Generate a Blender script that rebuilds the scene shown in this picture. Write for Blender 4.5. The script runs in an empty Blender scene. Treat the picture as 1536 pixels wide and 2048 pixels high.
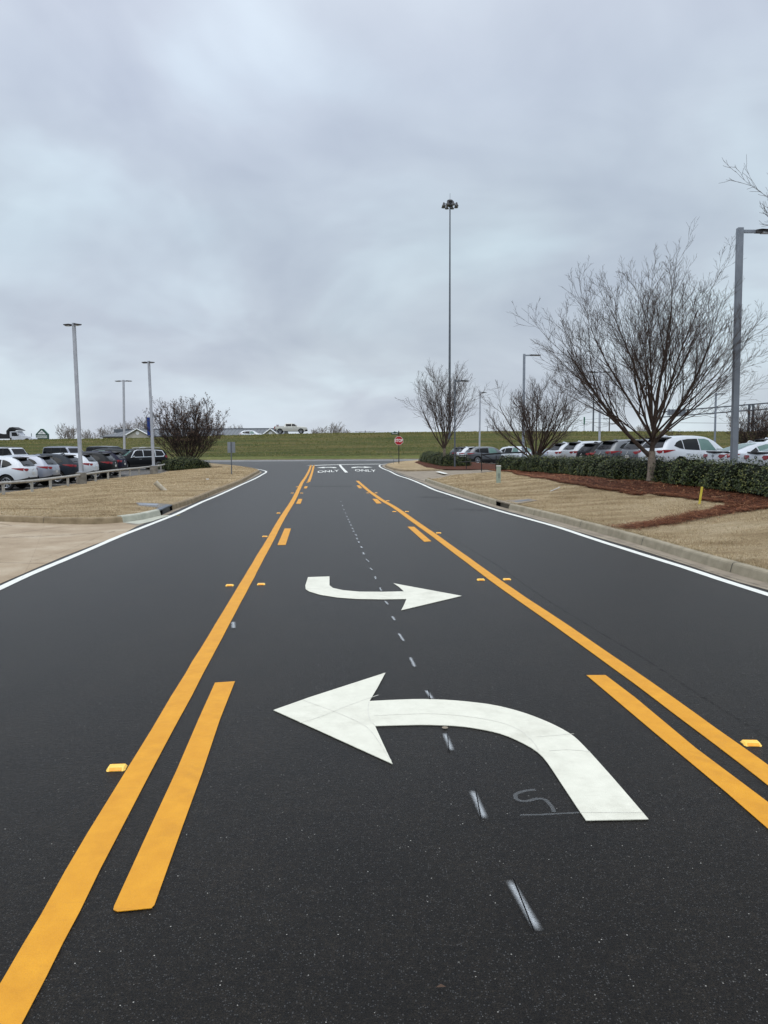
import bpy, bmesh, math, random
import numpy as np
from mathutils import Vector, Matrix
from mathutils.geometry import delaunay_2d_cdt
from mathutils.bvhtree import BVHTree

C = bpy.context.scene.collection
R = math.radians
PI = math.pi

# ------------------------------------------------------------------ camera model
F = 1540.0
CX, CY = 768.0, 1024.0
HC = 1.9
PITCH = math.atan(136.7 / F)
ROLL = R(0.3)
_f = Vector((0, math.cos(PITCH), -math.sin(PITCH)))
_r0 = Vector((1, 0, 0))
_u0 = Vector((0, math.sin(PITCH), math.cos(PITCH)))
_r = _r0 * math.cos(ROLL) - _u0 * math.sin(ROLL)
_u = _r0 * math.sin(ROLL) + _u0 * math.cos(ROLL)
EYE = Vector((0, 0, HC))


def ray(px, py):
    return (_f + _r * ((px - CX) / F) - _u * ((py - CY) / F))


def P(px, py, z=0.0):
    d = ray(px, py)
    t = (z - HC) / d.z
    return EYE + d * t


def PY(px, py, Y):
    """the point at depth Y along the ray"""
    d = ray(px, py)
    return EYE + d * (Y / d.y)


def G(px, py, H):
    z = 0.0
    for _ in range(25):
        p = P(px, py, z)
        z = 0.5 * z + 0.5 * H(p.x, p.y)
    return P(px, py, z)


def lin(c):
    out = []
    for v in c[:3]:
        v = v / 255.0
        out.append(v / 12.92 if v <= 0.04045 else ((v + 0.055) / 1.055) ** 2.4)
    return tuple(out) + (1.0,)


def ss(a, b, x):
    t = max(0.0, min(1.0, (x - a) / (b - a)))
    return t * t * (3 - 2 * t)


# ------------------------------------------------------------------ materials
class NT:
    def __init__(s, name):
        s.m = bpy.data.materials.new(name)
        s.m.use_nodes = True
        s.t = s.m.node_tree
        s.b = s.t.nodes['Principled BSDF']
        s.out = s.t.nodes['Material Output']
        s.co = s.t.nodes.new('ShaderNodeTexCoord').outputs['Object']

    def n(s, kind, **kw):
        nd = s.t.nodes.new(kind)
        for k, v in kw.items():
            if k in nd.inputs:
                if isinstance(v, bpy.types.NodeSocket):
                    s.t.links.new(v, nd.inputs[k])
                else:
                    nd.inputs[k].default_value = v
            else:
                setattr(nd, k, v)
        return nd

    def l(s, a, b):
        s.t.links.new(a, b)

    def noise(s, scale, detail=3, rough=0.55, vec=None):
        nd = s.n('ShaderNodeTexNoise')
        nd.inputs['Scale'].default_value = scale
        nd.inputs['Detail'].default_value = detail
        nd.inputs['Roughness'].default_value = rough
        s.l(vec or s.co, nd.inputs['Vector'])
        return nd.outputs['Fac']

    def ramp(s, fac, stops):
        nd = s.n('ShaderNodeValToRGB')
        cr = nd.color_ramp
        while len(cr.elements) < len(stops):
            cr.elements.new(0.5)
        for e, (p, c) in zip(cr.elements, stops):
            e.position = p
            e.color = c if len(c) == 4 else tuple(c) + (1,)
        s.l(fac, nd.inputs['Fac'])
        return nd.outputs['Color']

    def mix(s, fac, a, b, mode='MIX'):
        nd = s.n('ShaderNodeMix')
        nd.data_type = 'RGBA'
        nd.blend_type = mode
        for i, v in ((0, fac), (6, a), (7, b)):
            if isinstance(v, bpy.types.NodeSocket):
                s.l(v, nd.inputs[i])
            else:
                nd.inputs[i].default_value = v
        return nd.outputs[2]

    def math(s, op, a, b=0.0, clamp=False):
        nd = s.n('ShaderNodeMath')
        nd.operation = op
        nd.use_clamp = clamp
        for i, v in ((0, a), (1, b)):
            if isinstance(v, bpy.types.NodeSocket):
                s.l(v, nd.inputs[i])
            else:
                nd.inputs[i].default_value = v
        return nd.outputs[0]

    def mapping(s, scale=(1, 1, 1), rot=(0, 0, 0), vec=None):
        nd = s.n('ShaderNodeMapping')
        nd.inputs['Scale'].default_value = scale
        nd.inputs['Rotation'].default_value = rot
        s.l(vec or s.co, nd.inputs['Vector'])
        return nd.outputs[0]

    def bump(s, h, dist=0.01, strength=1.0):
        nd = s.n('ShaderNodeBump')
        nd.inputs['Distance'].default_value = dist
        nd.inputs['Strength'].default_value = strength
        s.l(h, nd.inputs['Height'])
        s.l(nd.outputs[0], s.b.inputs['Normal'])

    def base(s, c):
        if isinstance(c, bpy.types.NodeSocket):
            s.l(c, s.b.inputs['Base Color'])
        else:
            s.b.inputs['Base Color'].default_value = c

    def set(s, rough=0.6, metal=0.0, spec=0.5, coat=0.0):
        s.b.inputs['Roughness'].default_value = rough
        s.b.inputs['Metallic'].default_value = metal
        s.b.inputs['Specular IOR Level'].default_value = spec
        s.b.inputs['Coat Weight'].default_value = coat
        s.b.inputs['Coat Roughness'].default_value = 0.05
        return s


def varied(name, c1, c2, scale=5, rough=0.7, metal=0, spec=0.4, bump=0, bscale=40, coat=0.0, detail=4):
    """c1,c2 are sRGB triples of the reflectance"""
    n = NT(name)
    f = n.noise(scale, detail, 0.6)
    n.base(n.ramp(f, [(0.3, lin(c1)), (0.7, lin(c2))]))
    n.set(rough, metal, spec, coat)
    if bump:
        n.bump(n.noise(bscale, 4, 0.6), bump)
    return n.m


def paint(name, c, metal=0.0, rough=0.35):
    n = NT(name)
    f = n.noise(1.3, 2)
    c2 = tuple(max(0, v * 0.95) for v in c)
    n.base(n.ramp(f, [(0.3, lin(c2)), (0.7, lin(c))]))
    dk = sum(c) < 260
    n.set(0.5 if dk else rough, metal * (0.3 if dk else 1), 0.15 if dk else 0.5, 0.12 if dk else 0.8)
    return n.m


M = {}


def asphalt(name, lo, hi, fine=1.0, speck=True, spec=0.15):
    n = NT(name)
    a = n.noise(150 * fine, 4, 0.75)
    col = n.ramp(a, [(0.40, lin(lo)), (0.50, lin(tuple((l + h) / 2 for l, h in zip(lo, hi)))), (0.61, lin(hi))])
    # slow wear along the lane
    m = n.mapping((0.9, 0.10, 1), (0, 0, R(-4.7)))
    wear = n.noise(0.8, 5, 0.6, m)
    col = n.mix(1.0, col, n.ramp(wear, [(0.30, (0.74, 0.74, 0.75, 1)), (0.70, (1.28, 1.27, 1.25, 1))]), 'MULTIPLY')
    clump = n.noise(38, 5, 0.75)
    col = n.mix(1.0, col, n.ramp(clump, [(0.38, (0.5, 0.5, 0.5, 1)), (0.5, (1, 1, 1, 1)), (0.64, (1.6, 1.58, 1.55, 1))]), 'MULTIPLY')
    mid = n.noise(11, 4, 0.7)
    col = n.mix(1.0, col, n.ramp(mid, [(0.38, (0.80, 0.80, 0.80, 1)), (0.62, (1.2, 1.19, 1.18, 1))]), 'MULTIPLY')
    blot = n.noise(1.7, 6, 0.65)
    col = n.mix(1.0, col, n.ramp(blot, [(0.35, (0.80, 0.80, 0.80, 1)), (0.65, (1.2, 1.19, 1.17, 1))]), 'MULTIPLY')
    if speck:
        v = n.n('ShaderNodeTexVoronoi')
        v.inputs['Scale'].default_value = 75
        n.l(n.co, v.inputs['Vector'])
        sep = n.n('ShaderNodeSeparateColor')
        n.l(v.outputs['Color'], sep.inputs[0])
        pick = n.math('GREATER_THAN', sep.outputs[0], 0.972)
        near = n.math('LESS_THAN', v.outputs['Distance'], 0.21)
        k = n.math('MULTIPLY', pick, near)
        k = n.math('MULTIPLY', k, n.math('MULTIPLY', sep.outputs[1], 0.85))
        col = n.mix(k, col, (0.50, 0.49, 0.45, 1))
        v2 = n.n('ShaderNodeTexVoronoi')
        v2.inputs['Scale'].default_value = 130
        n.l(n.co, v2.inputs['Vector'])
        sep2 = n.n('ShaderNodeSeparateColor')
        n.l(v2.outputs['Color'], sep2.inputs[0])
        k2 = n.math('MULTIPLY', n.math('GREATER_THAN', sep2.outputs[0], 0.80), n.math('LESS_THAN', v2.outputs['Distance'], 0.4))
        col = n.mix(k2, col, (0.006, 0.006, 0.007, 1))
        k3 = n.math('MULTIPLY', n.math('LESS_THAN', sep2.outputs[0], 0.16), n.math('LESS_THAN', v2.outputs['Distance'], 0.38))
        col = n.mix(n.math('MULTIPLY', k3, 0.8), col, (0.055, 0.055, 0.055, 1))
    n.base(col)
    n.set(0.45, 0, spec)
    n.b.inputs['Sheen Weight'].default_value = 0.22 if speck else 0.04
    n.b.inputs['Sheen Roughness'].default_value = 0.22
    n.b.inputs['Sheen Tint'].default_value = (1.0, 0.945, 0.88, 1)
    h = n.math('ADD', n.noise(110, 4, 0.75), n.math('MULTIPLY', n.noise(40, 3, 0.6), 0.8))
    n.bump(h, 0.006, 0.55)
    return n.m


def roadpaint(name, c1, c2, dirt, wear=0.0):
    n = NT(name)
    f = n.noise(6, 5, 0.65)
    col = n.ramp(f, [(0.3, lin(c1)), (0.7, lin(c2))])
    d = n.noise(2.2, 8, 0.72)
    col = n.mix(n.ramp(d, [(0.52, (0, 0, 0, 1)), (0.78, (0.5, 0.5, 0.5, 1))]), col, lin(dirt))
    st = n.noise(9, 6, 0.7, n.mapping((0.35, 2.2, 1), (0, 0, R(12))))
    col = n.mix(n.ramp(st, [(0.58, (0, 0, 0, 1)), (0.75, (0.35, 0.35, 0.35, 1))]), col, lin(dirt))
    fine = n.noise(260, 2, 0.6)
    col = n.mix(n.ramp(fine, [(0.61, (0, 0, 0, 1)), (0.70, (0.35 + wear, 0.35 + wear, 0.35 + wear, 1))]), col, lin(dirt))
    n.base(col)
    n.set(0.55, 0, 0.4)
    n.bump(n.math('ADD', n.noise(140, 3, 0.6), n.math('MULTIPLY', n.noise(8, 4), 1.5)), 0.003, 0.7)
    return n.m


M['asphalt'] = asphalt('asphalt', (5, 4, 2), (38, 34, 29))
M['lot'] = asphalt('lot_asphalt', (82, 80, 78), (112, 110, 107), 0.6, False)
M['yellow'] = roadpaint('yellow_paint', (202, 138, 19), (217, 153, 27), (168, 114, 28))
M['white'] = roadpaint('white_paint', (208, 207, 192), (222, 221, 206), (165, 161, 146))
M['linewhite'] = roadpaint('line_paint', (218, 219, 212), (229, 230, 223), (188, 187, 180))
M['concrete'] = varied('kerb_concrete', (112, 98, 76), (150, 134, 108), 3.5, 0.85, 0, 0.3, 0.006, 60, detail=8)
M['gutter'] = varied('gutter_concrete', (120, 110, 97), (152, 141, 124), 1.8, 0.85, 0, 0.3, 0.004, 80, detail=8)
M['newconcrete'] = varied('pale_concrete', (158, 160, 146), (186, 186, 172), 3, 0.8, 0, 0.3, 0.004, 60)


def drive_mat():
    n = NT('driveway_concrete')
    a = n.noise(0.9, 8, 0.66)
    col = n.ramp(a, [(0.28, lin((138, 121, 100))), (0.5, lin((160, 143, 120))), (0.72, lin((180, 166, 145)))])
    fine = n.noise(90, 3, 0.7)
    col = n.mix(1.0, col, n.ramp(fine, [(0.3, (0.82, 0.82, 0.82, 1)), (0.7, (1.12, 1.12, 1.12, 1))]), 'MULTIPLY')
    ed = n.n('ShaderNodeTexVoronoi', feature='DISTANCE_TO_EDGE')
    ed.inputs['Scale'].default_value = 0.22
    wv = n.mix(0.06, n.co, n.n('ShaderNodeTexNoise', Scale=2.0).outputs['Color'])
    n.l(wv, ed.inputs['Vector'])
    ck = n.math('LESS_THAN', ed.outputs['Distance'], 0.0022)
    col = n.mix(n.math('MULTIPLY', ck, 0.7), col, lin((70, 56, 44)))
    n.base(col)
    n.set(0.85, 0, 0.3)
    n.bump(n.noise(120, 4, 0.7), 0.004)
    return n.m


M['drive'] = drive_mat()


def grass_mat(name, cols, big=0.35, stretch=(1, 1, 1), fine=34, bump=0.05, fc=0.0):
    n = NT(name)
    m = n.mapping(stretch)
    a = n.noise(big, 8, 0.62, m)
    col = n.ramp(a, [(0.30, lin(cols[0])), (0.50, lin(cols[1])), (0.72, lin(cols[2]))])
    f = n.noise(fine, 5, 0.75, n.mapping((1, 1, 1)))
    col = n.mix(1.0, col, n.ramp(f, [(0.28, (0.62 - fc, 0.58 - fc, 0.52 - fc, 1)), (0.5, (1, 1, 1, 1)), (0.72, (1.25 + fc, 1.24 + fc, 1.2 + fc, 1))]), 'MULTIPLY')
    mid = n.noise(3.1, 5, 0.7)
    col = n.mix(1.0, col, n.ramp(mid, [(0.3, (0.84, 0.83, 0.80, 1)), (0.7, (1.10, 1.10, 1.10, 1))]), 'MULTIPLY')
    n.base(col)
    n.set(0.95, 0, 0.15)
    n.bump(n.math('ADD', n.noise(fine, 5, 0.75), n.noise(fine * 3, 3, 0.7)), bump)
    return n.m


M['dormant'] = grass_mat('dormant_lawn', [(148, 126, 94), (184, 163, 130), (207, 190, 160)], 0.6, (0.6, 1.6, 1), 20, 0.06)
M['hillgrass'] = grass_mat('hill_grass', [(66, 82, 38), (98, 98, 56), (128, 114, 76)], 0.22, (0.3, 1.6, 3.0), 2.2, 0.35, 0.15)
M['farfield'] = grass_mat('field_grass', [(88, 92, 52), (110, 106, 66), (120, 112, 74)], 0.05, (1, 1, 1), 1.0, 0.1)


def mulch_mat():
    n = NT('pine_straw')
    a = n.noise(22, 6, 0.8, n.mapping((1, 3, 1), (0, 0, 0.6)))
    b = n.noise(26, 6, 0.8, n.mapping((3, 1, 1), (0, 0, -0.5)))
    col = n.ramp(n.math('MAXIMUM', a, b), [(0.38, lin((42, 22, 13))), (0.60, lin((92, 51, 31))), (0.80, lin((144, 94, 62)))])
    n.base(col)
    n.set(0.9, 0, 0.2)
    n.bump(n.math('MAXIMUM', a, b), 0.06)
    return n.m


M['mulch'] = mulch_mat()
M['black'] = varied('black_metal', (22, 22, 24), (30, 30, 32), 8, 0.5)
M['plastic'] = varied('black_cladding', (24, 25, 27), (33, 34, 36), 4, 0.6)
M['tyre'] = varied('tyre_rubber', (20, 20, 20), (32, 31, 30), 9, 0.85, bump=0.003)
M['arch'] = varied('arch_liner', (10, 10, 11), (16, 16, 17), 5, 0.95, spec=0.1)
M['rim'] = varied('alloy_rim', (150, 153, 158), (172, 175, 180), 6, 0.3, 0.7)
M['darkrim'] = varied('dark_alloy', (60, 62, 66), (78, 80, 84), 6, 0.35, 0.7)
M['chrome'] = varied('bright_trim', (200, 202, 205), (215, 217, 220), 6, 0.18, 0.9)
M['glass'] = varied('tinted_glass', (10, 12, 15), (18, 21, 24), 2, 0.08, 0, 0.28)
M['greenglass'] = varied('clear_glass', (78, 108, 104), (100, 130, 124), 1.5, 0.08, 0, 0.5)
M['tail'] = varied('red_lens', (112, 8, 16), (142, 14, 24), 14, 0.2, 0, 0.5)
M['lamp'] = varied('clear_lens', (180, 184, 190), (210, 214, 220), 14, 0.12, 0, 0.6)
M['plate'] = varied('plate_white', (190, 190, 188), (205, 205, 203), 9, 0.5)
M['steel'] = varied('galvanised_steel', (126, 133, 143), (146, 153, 163), 3, 0.5, 0.25, 0.4)
M['steelpale'] = varied('pale_painted_steel', (158, 162, 170), (178, 182, 190), 3, 0.5, 0.1, 0.4)
M['darksteel'] = varied('weathered_steel', (82, 88, 96), (104, 110, 118), 3, 0.55, 0.3, 0.4)
M['lampdark'] = varied('lamp_housing', (60, 58, 60), (78, 76, 78), 5, 0.5)
M['rail'] = varied('rail_paint', (150, 148, 142), (182, 180, 174), 5, 0.7, bump=0.002)
M['footing'] = varied('footing_concrete', (102, 98, 92), (140, 136, 128), 5, 0.9, bump=0.006)
M['bark'] = varied('grey_bark', (104, 94, 84), (146, 134, 122), 9, 0.9, spec=0.2, bump=0.012, bscale=26)
M['limb'] = varied('dark_bark', (56, 47, 42), (88, 75, 67), 9, 0.9, spec=0.2, bump=0.008, bscale=30)
M['twig'] = varied('twig_bark', (68, 58, 54), (92, 80, 74), 5, 0.9, spec=0.15)
M['darktwig'] = varied('dark_twigs', (50, 44, 43), (72, 63, 60), 5, 0.95, spec=0.1)
M['seed'] = varied('seed_head', (74, 60, 52), (104, 86, 74), 5, 0.95, spec=0.1)
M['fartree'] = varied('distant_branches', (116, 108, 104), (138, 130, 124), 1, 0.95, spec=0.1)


def leaf_mat():
    n = NT('hedge_leaf')
    oi = n.n('ShaderNodeNewGeometry')
    col = n.ramp(oi.outputs['Random Per Island'], [(0.0, lin((24, 33, 16))), (0.45, lin((42, 54, 25))), (0.82, lin((74, 86, 42))), (1.0, lin((120, 118, 62)))])
    n.base(col)
    n.set(0.5, 0, 0.3)
    return n.m


M['leaf'] = leaf_mat()
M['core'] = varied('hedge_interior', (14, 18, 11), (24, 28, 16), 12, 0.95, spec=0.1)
M['signred'] = varied('sign_red', (165, 14, 32), (178, 20, 38), 3, 0.4)
M['signwhite'] = varied('sign_white', (222, 222, 222), (232, 232, 232), 3, 0.4)
M['signgreen'] = varied('sign_green', (20, 88, 66), (26, 98, 74), 3, 0.45)
M['darkgreen'] = varied('monument_green', (28, 66, 52), (40, 82, 66), 1, 0.6)
M['signback'] = varied('sign_back', (120, 126, 134), (140, 146, 154), 3, 0.5, 0.4)
M['blue'] = varied('banner_blue', (16, 44, 112), (24, 54, 126), 2, 0.5)
M['stake'] = varied('yellow_stake', (196, 178, 60), (212, 196, 84), 12, 0.7)
M['pvc'] = varied('dirty_plastic', (168, 158, 140), (196, 188, 170), 8, 0.6)
M['marker'] = varied('pale_green_post', (140, 154, 140), (168, 180, 166), 4, 0.6)
M['reflect'] = varied('yellow_marker', (248, 196, 70), (252, 214, 110), 20, 0.35)
M['amber'] = varied('amber_lens', (246, 150, 30), (252, 172, 50), 20, 0.2)
M['wallcream'] = varied('far_wall', (168, 164, 154), (182, 178, 168), 0.5, 0.9)
M['fascia'] = varied('white_fascia', (216, 218, 220), (226, 228, 230), 1, 0.6)


def seam_mat():
    n = NT('seamed_roof')
    sx = n.n('ShaderNodeSeparateXYZ')
    n.l(n.co, sx.inputs[0])
    w = n.math('PINGPONG', sx.outputs['X'], 0.45)
    k = n.math('LESS_THAN', w, 0.06)
    col = n.mix(k, lin((104, 108, 112)), lin((66, 70, 74)))
    n.base(col)
    n.set(0.5, 0.2, 0.4)
    return n.m


M['roof'] = seam_mat()


# ------------------------------------------------------------------ object helpers
def mesh_obj(name, verts, faces, mat=None, parent=None, recenter=False, smooth=False, mats=None):
    me = bpy.data.meshes.new(name)
    verts = [tuple(v) for v in verts]
    o = bpy.data.objects.new(name, me)
    off = Vector((0, 0, 0))
    if recenter:
        xs = [v[0] for v in verts]; ys = [v[1] for v in verts]; zs = [v[2] for v in verts]
        off = Vector(((min(xs) + max(xs)) / 2, (min(ys) + max(ys)) / 2, min(zs)))
        verts = [(v[0] - off.x, v[1] - off.y, v[2] - off.z) for v in verts]
    me.from_pydata(verts, [], faces)
    me.validate()
    me.update()
    o.location = off
    C.objects.link(o)
    if parent:
        o.parent = parent
    if mats:
        for m in mats:
            me.materials.append(m)
    elif mat:
        me.materials.append(mat)
    if smooth:
        me.polygons.foreach_set('use_smooth', [True] * len(me.polygons))
        me.set_sharp_from_angle(angle=R(38))
    return o


def tag(o, label=None, cat=None, group=None, kind=None):
    if label: o['label'] = label
    if cat: o['category'] = cat
    if group: o['group'] = group
    if kind: o['kind'] = kind
    return o


def thing(name, label, cat, loc=(0, 0, 0), rz=0.0, group=None):
    o = bpy.data.objects.new(name, None)
    o.empty_display_size = 0.2
    C.objects.link(o)
    o.location = loc
    o.rotation_euler = (0, 0, rz)
    tag(o, label, cat, group)
    return o


def copy_tree(o, parent=None):
    c = o.copy()
    C.objects.link(c)
    if parent is not None:
        c.parent = parent
    for ch in list(o.children):
        copy_tree(ch, c)
    return c


class MB:
    """collects shapes for one mesh"""
    def __init__(s):
        s.v = []; s.f = []

    def add(s, v, f):
        b = len(s.v)
        s.v += [tuple(p) for p in v]
        s.f += [tuple(i + b for i in q) for q in f]
        return s

    def box(s, c, size, rz=0.0, ry=0.0, rx=0.0, bev=0.0):
        hx, hy, hz = size[0] / 2, size[1] / 2, size[2] / 2
        m = Matrix.Translation(c) @ Matrix.Rotation(rz, 4, 'Z') @ Matrix.Rotation(ry, 4, 'Y') @ Matrix.Rotation(rx, 4, 'X')
        if bev <= 0:
            vs = [m @ Vector((x * hx, y * hy, z * hz)) for x in (-1, 1) for y in (-1, 1) for z in (-1, 1)]
            s.add(vs, [(0, 1, 3, 2), (4, 6, 7, 5), (0, 4, 5, 1), (2, 3, 7, 6), (0, 2, 6, 4), (1, 5, 7, 3)])
        else:
            bm = bmesh.new()
            bmesh.ops.create_cube(bm, size=1.0)
            for v in bm.verts:
                v.co = Vector((v.co.x * size[0], v.co.y * size[1], v.co.z * size[2]))
            bmesh.ops.bevel(bm, geom=bm.edges[:], offset=bev, segments=2, affect='EDGES', profile=0.5)
            s.bm(bm, m)
        return s

    def bm(s, bm, m=Matrix.Identity(4)):
        bm.verts.index_update()
        s.add([m @ v.co for v in bm.verts], [[v.index for v in f.verts] for f in bm.faces])
        bm.free()
        return s

    def tube(s, pts, rad, n=8, cap=True):
        pts = [Vector(p) for p in pts]
        if not isinstance(rad, (list, tuple)):
            rad = [rad] * len(pts)
        vs = []; fs = []
        up = None
        for i, p in enumerate(pts):
            d = (pts[min(i + 1, len(pts) - 1)] - pts[max(i - 1, 0)])
            if d.length < 1e-9: d = Vector((0, 0, 1))
            d.normalize()
            if up is None:
                up = Vector((1, 0, 0)) if abs(d.x) < 0.8 else Vector((0, 1, 0))
            a = (up - d * up.dot(d))
            if a.length < 1e-6:
                a = d.orthogonal()
            a.normalize(); up = a
            b = d.cross(a)
            for k in range(n):
                t = 2 * PI * k / n
                vs.append(p + (a * math.cos(t) + b * math.sin(t)) * rad[i])
        for i in range(len(pts) - 1):
            for k in range(n):
                k2 = (k + 1) % n
                fs.append((i * n + k, i * n + k2, (i + 1) * n + k2, (i + 1) * n + k))
        if cap:
            fs.append(tuple(range(n - 1, -1, -1)))
            fs.append(tuple((len(pts) - 1) * n + k for k in range(n)))
        return s.add(vs, fs)

    def lathe(s, prof, n=20, m=Matrix.Identity(4)):
        """prof: (r, z) pairs revolved round z"""
        vs = []; fs = []
        for r, z in prof:
            for k in range(n):
                t = 2 * PI * k / n
                vs.append(m @ Vector((r * math.cos(t), r * math.sin(t), z)))
        for i in range(len(prof) - 1):
            for k in range(n):
                k2 = (k + 1) % n
                fs.append((i * n + k, i * n + k2, (i + 1) * n + k2, (i + 1) * n + k))
        return s.add(vs, fs)

    def prism(s, poly, y0, y1, axis='y'):
        """polygon (a,b) extruded; axis y: (a,y,b); axis z: (a,b,z); axis x: (x,a,b)"""
        def mk(a, b, c):
            return {'y': (a, c, b), 'z': (a, b, c), 'x': (c, a, b)}[axis]
        n = len(poly)
        vs = [mk(a, b, y0) for a, b in poly] + [mk(a, b, y1) for a, b in poly]
        fs = [tuple(range(n)), tuple(range(2 * n - 1, n - 1, -1))]
        fs += [(i, i + n, (i + 1) % n + n, (i + 1) % n) for i in range(n)]
        return s.add(vs, fs)

    def build(s, name, mat, parent=None, smooth=False, recenter=False):
        o = mesh_obj(name, s.v, s.f, mat, parent, recenter, smooth)
        bm = bmesh.new(); bm.from_mesh(o.data)
        bmesh.ops.recalc_face_normals(bm, faces=bm.faces[:])
        bm.to_mesh(o.data); bm.free()
        if smooth:
            o.data.polygons.foreach_set('use_smooth', [True] * len(o.data.polygons))
            o.data.set_sharp_from_angle(angle=R(38))
        return o


def cdt(poly, spacing, extra=(), jitter=0.0, seed=1):
    """points and triangles of a polygon filled with a grid"""
    rng = random.Random(seed)
    # densify the outline
    out = []
    n = len(poly)
    for i in range(n):
        a = Vector(poly[i][:2]); b = Vector(poly[(i + 1) % n][:2])
        k = max(1, int((b - a).length / spacing))
        for j in range(k):
            out.append(a.lerp(b, j / k))
    pts = list(out)
    m = len(out)
    edges = [(i, (i + 1) % m) for i in range(m)]
    x0 = min(p.x for p in out); x1 = max(p.x for p in out)
    y0 = min(p.y for p in out); y1 = max(p.y for p in out)
    ox = np.array([p.x for p in out]); oy = np.array([p.y for p in out])
    nx, ny = np.roll(ox, -1), np.roll(oy, -1)
    gx = np.arange(x0 + spacing / 2, x1, spacing); gy = np.arange(y0 + spacing / 2, y1, spacing)
    for y in gy:
        cond = ((oy > y) != (ny > y))
        xi = ox[cond] + (y - oy[cond]) * (nx[cond] - ox[cond]) / (ny[cond] - oy[cond])
        xi = np.sort(xi)
        for x in gx:
            c = np.searchsorted(xi, x)
            if c % 2 == 1 and np.min(np.abs(xi - x)) > spacing * 0.35:
                pts.append(Vector((x + rng.uniform(-jitter, jitter) * spacing, y + rng.uniform(-jitter, jitter) * spacing)))
    v, e, f, *_ = delaunay_2d_cdt(pts, edges, [], 1, 1e-6)
    return v, f


def region(name, poly, spacing, H, mat, dz=0.0, jitter=0.15, rough=0.0, seed=1, smooth=True):
    v, f = cdt(poly, spacing, jitter=jitter, seed=seed)
    rng = random.Random(seed)
    vs = [(p.x, p.y, H(p.x, p.y) + dz + (rng.uniform(-rough, rough) if rough else 0)) for p in v]
    o = mesh_obj(name, vs, f, mat)
    bm = bmesh.new(); bm.from_mesh(o.data)
    for fc in bm.faces:
        if fc.normal.z < 0: fc.normal_flip()
        fc.smooth = smooth
    bm.to_mesh(o.data); bm.free()
    return o


def ribbon_pts(path, w, closed=False):
    """left and right offset points of a polyline"""
    L, Rr = [], []
    n = len(path)
    for i, p in enumerate(path):
        a = path[max(i - 1, 0)]; b = path[min(i + 1, n - 1)]
        d = Vector((b[0] - a[0], b[1] - a[1])).normalized()
        nrm = Vector((-d.y, d.x))
        L.append(Vector((p[0], p[1])) + nrm * w / 2)
        Rr.append(Vector((p[0], p[1])) - nrm * w / 2)
    return L, Rr


def smooth_path(path, step=0.5):
    """Catmull-Rom through world points"""
    pts = [Vector(p[:2]) for p in path]
    pts = [pts[0] * 2 - pts[1]] + pts + [pts[-1] * 2 - pts[-2]]
    out = []
    for i in range(1, len(pts) - 2):
        p0, p1, p2, p3 = pts[i - 1:i + 3]
        k = max(2, min(40, int((p2 - p1).length / step)))
        for j in range(k):
            t = j / k
            # centripetal-ish blend keeps long uneven spans from overshooting
            m1 = (p2 - p0) * 0.5; m2 = (p3 - p1) * 0.5
            l = (p2 - p1).length
            if m1.length > l: m1 = m1.normalized() * l
            if m2.length > l: m2 = m2.normalized() * l
            h = (2 * t**3 - 3 * t**2 + 1) * p1 + (t**3 - 2 * t**2 + t) * m1 + (-2 * t**3 + 3 * t**2) * p2 + (t**3 - t**2) * m2
            out.append(h)
    out.append(pts[-2])
    return out


def stripe(name, path, w, mat, z=0.006, th=0.003, wob=0.003, seed=3):
    """a painted stripe with a little thickness and slightly wavering edges"""
    rng = random.Random(seed)
    L, Rr = ribbon_pts(path, w)
    vs = []; fs = []
    for a, b in zip(L, Rr):
        ja, jb = rng.uniform(-wob, wob), rng.uniform(-wob, wob)
        d = (a - b).normalized()
        a = a + d * ja; b = b + d * jb
        vs += [(a.x, a.y, z), (b.x, b.y, z), (a.x, a.y, z - th), (b.x, b.y, z - th)]
    for i in range(len(L) - 1):
        k = i * 4
        fs += [(k, k + 1, k + 5, k + 4), (k, k + 4, k + 6, k + 2), (k + 1, k + 3, k + 7, k + 5)]
    fs += [(0, 2, 3, 1), tuple(len(L) * 4 - 4 + q for q in (0, 1, 3, 2))]
    o = mesh_obj(name, vs, fs, mat, recenter=True)
    bm = bmesh.new(); bm.from_mesh(o.data)
    bmesh.ops.recalc_face_normals(bm, faces=bm.faces[:])
    bm.to_mesh(o.data); bm.free()
    return o


def flat_poly(name, pts, mat, z=0.006, th=0.003):
    n = len(pts)
    vs = [(p[0], p[1], z) for p in pts] + [(p[0], p[1], z - th) for p in pts]
    v, e, f, *_ = delaunay_2d_cdt([Vector(p[:2]) for p in pts], [(i, (i + 1) % n) for i in range(n)], [], 1, 1e-6)
    fs = [tuple(q) for q in f] + [(i, (i + 1) % n, (i + 1) % n + n, i + n) for i in range(n)]
    o = mesh_obj(name, vs, fs, mat, recenter=True)
    bm = bmesh.new(); bm.from_mesh(o.data)
    bmesh.ops.recalc_face_normals(bm, faces=bm.faces[:])
    up = sum(fc.normal.z * fc.calc_area() for fc in bm.faces if abs(fc.normal.z) > 0.5)
    if up < 0: bmesh.ops.reverse_faces(bm, faces=bm.faces[:])
    bm.to_mesh(o.data); bm.free()
    return o


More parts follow.
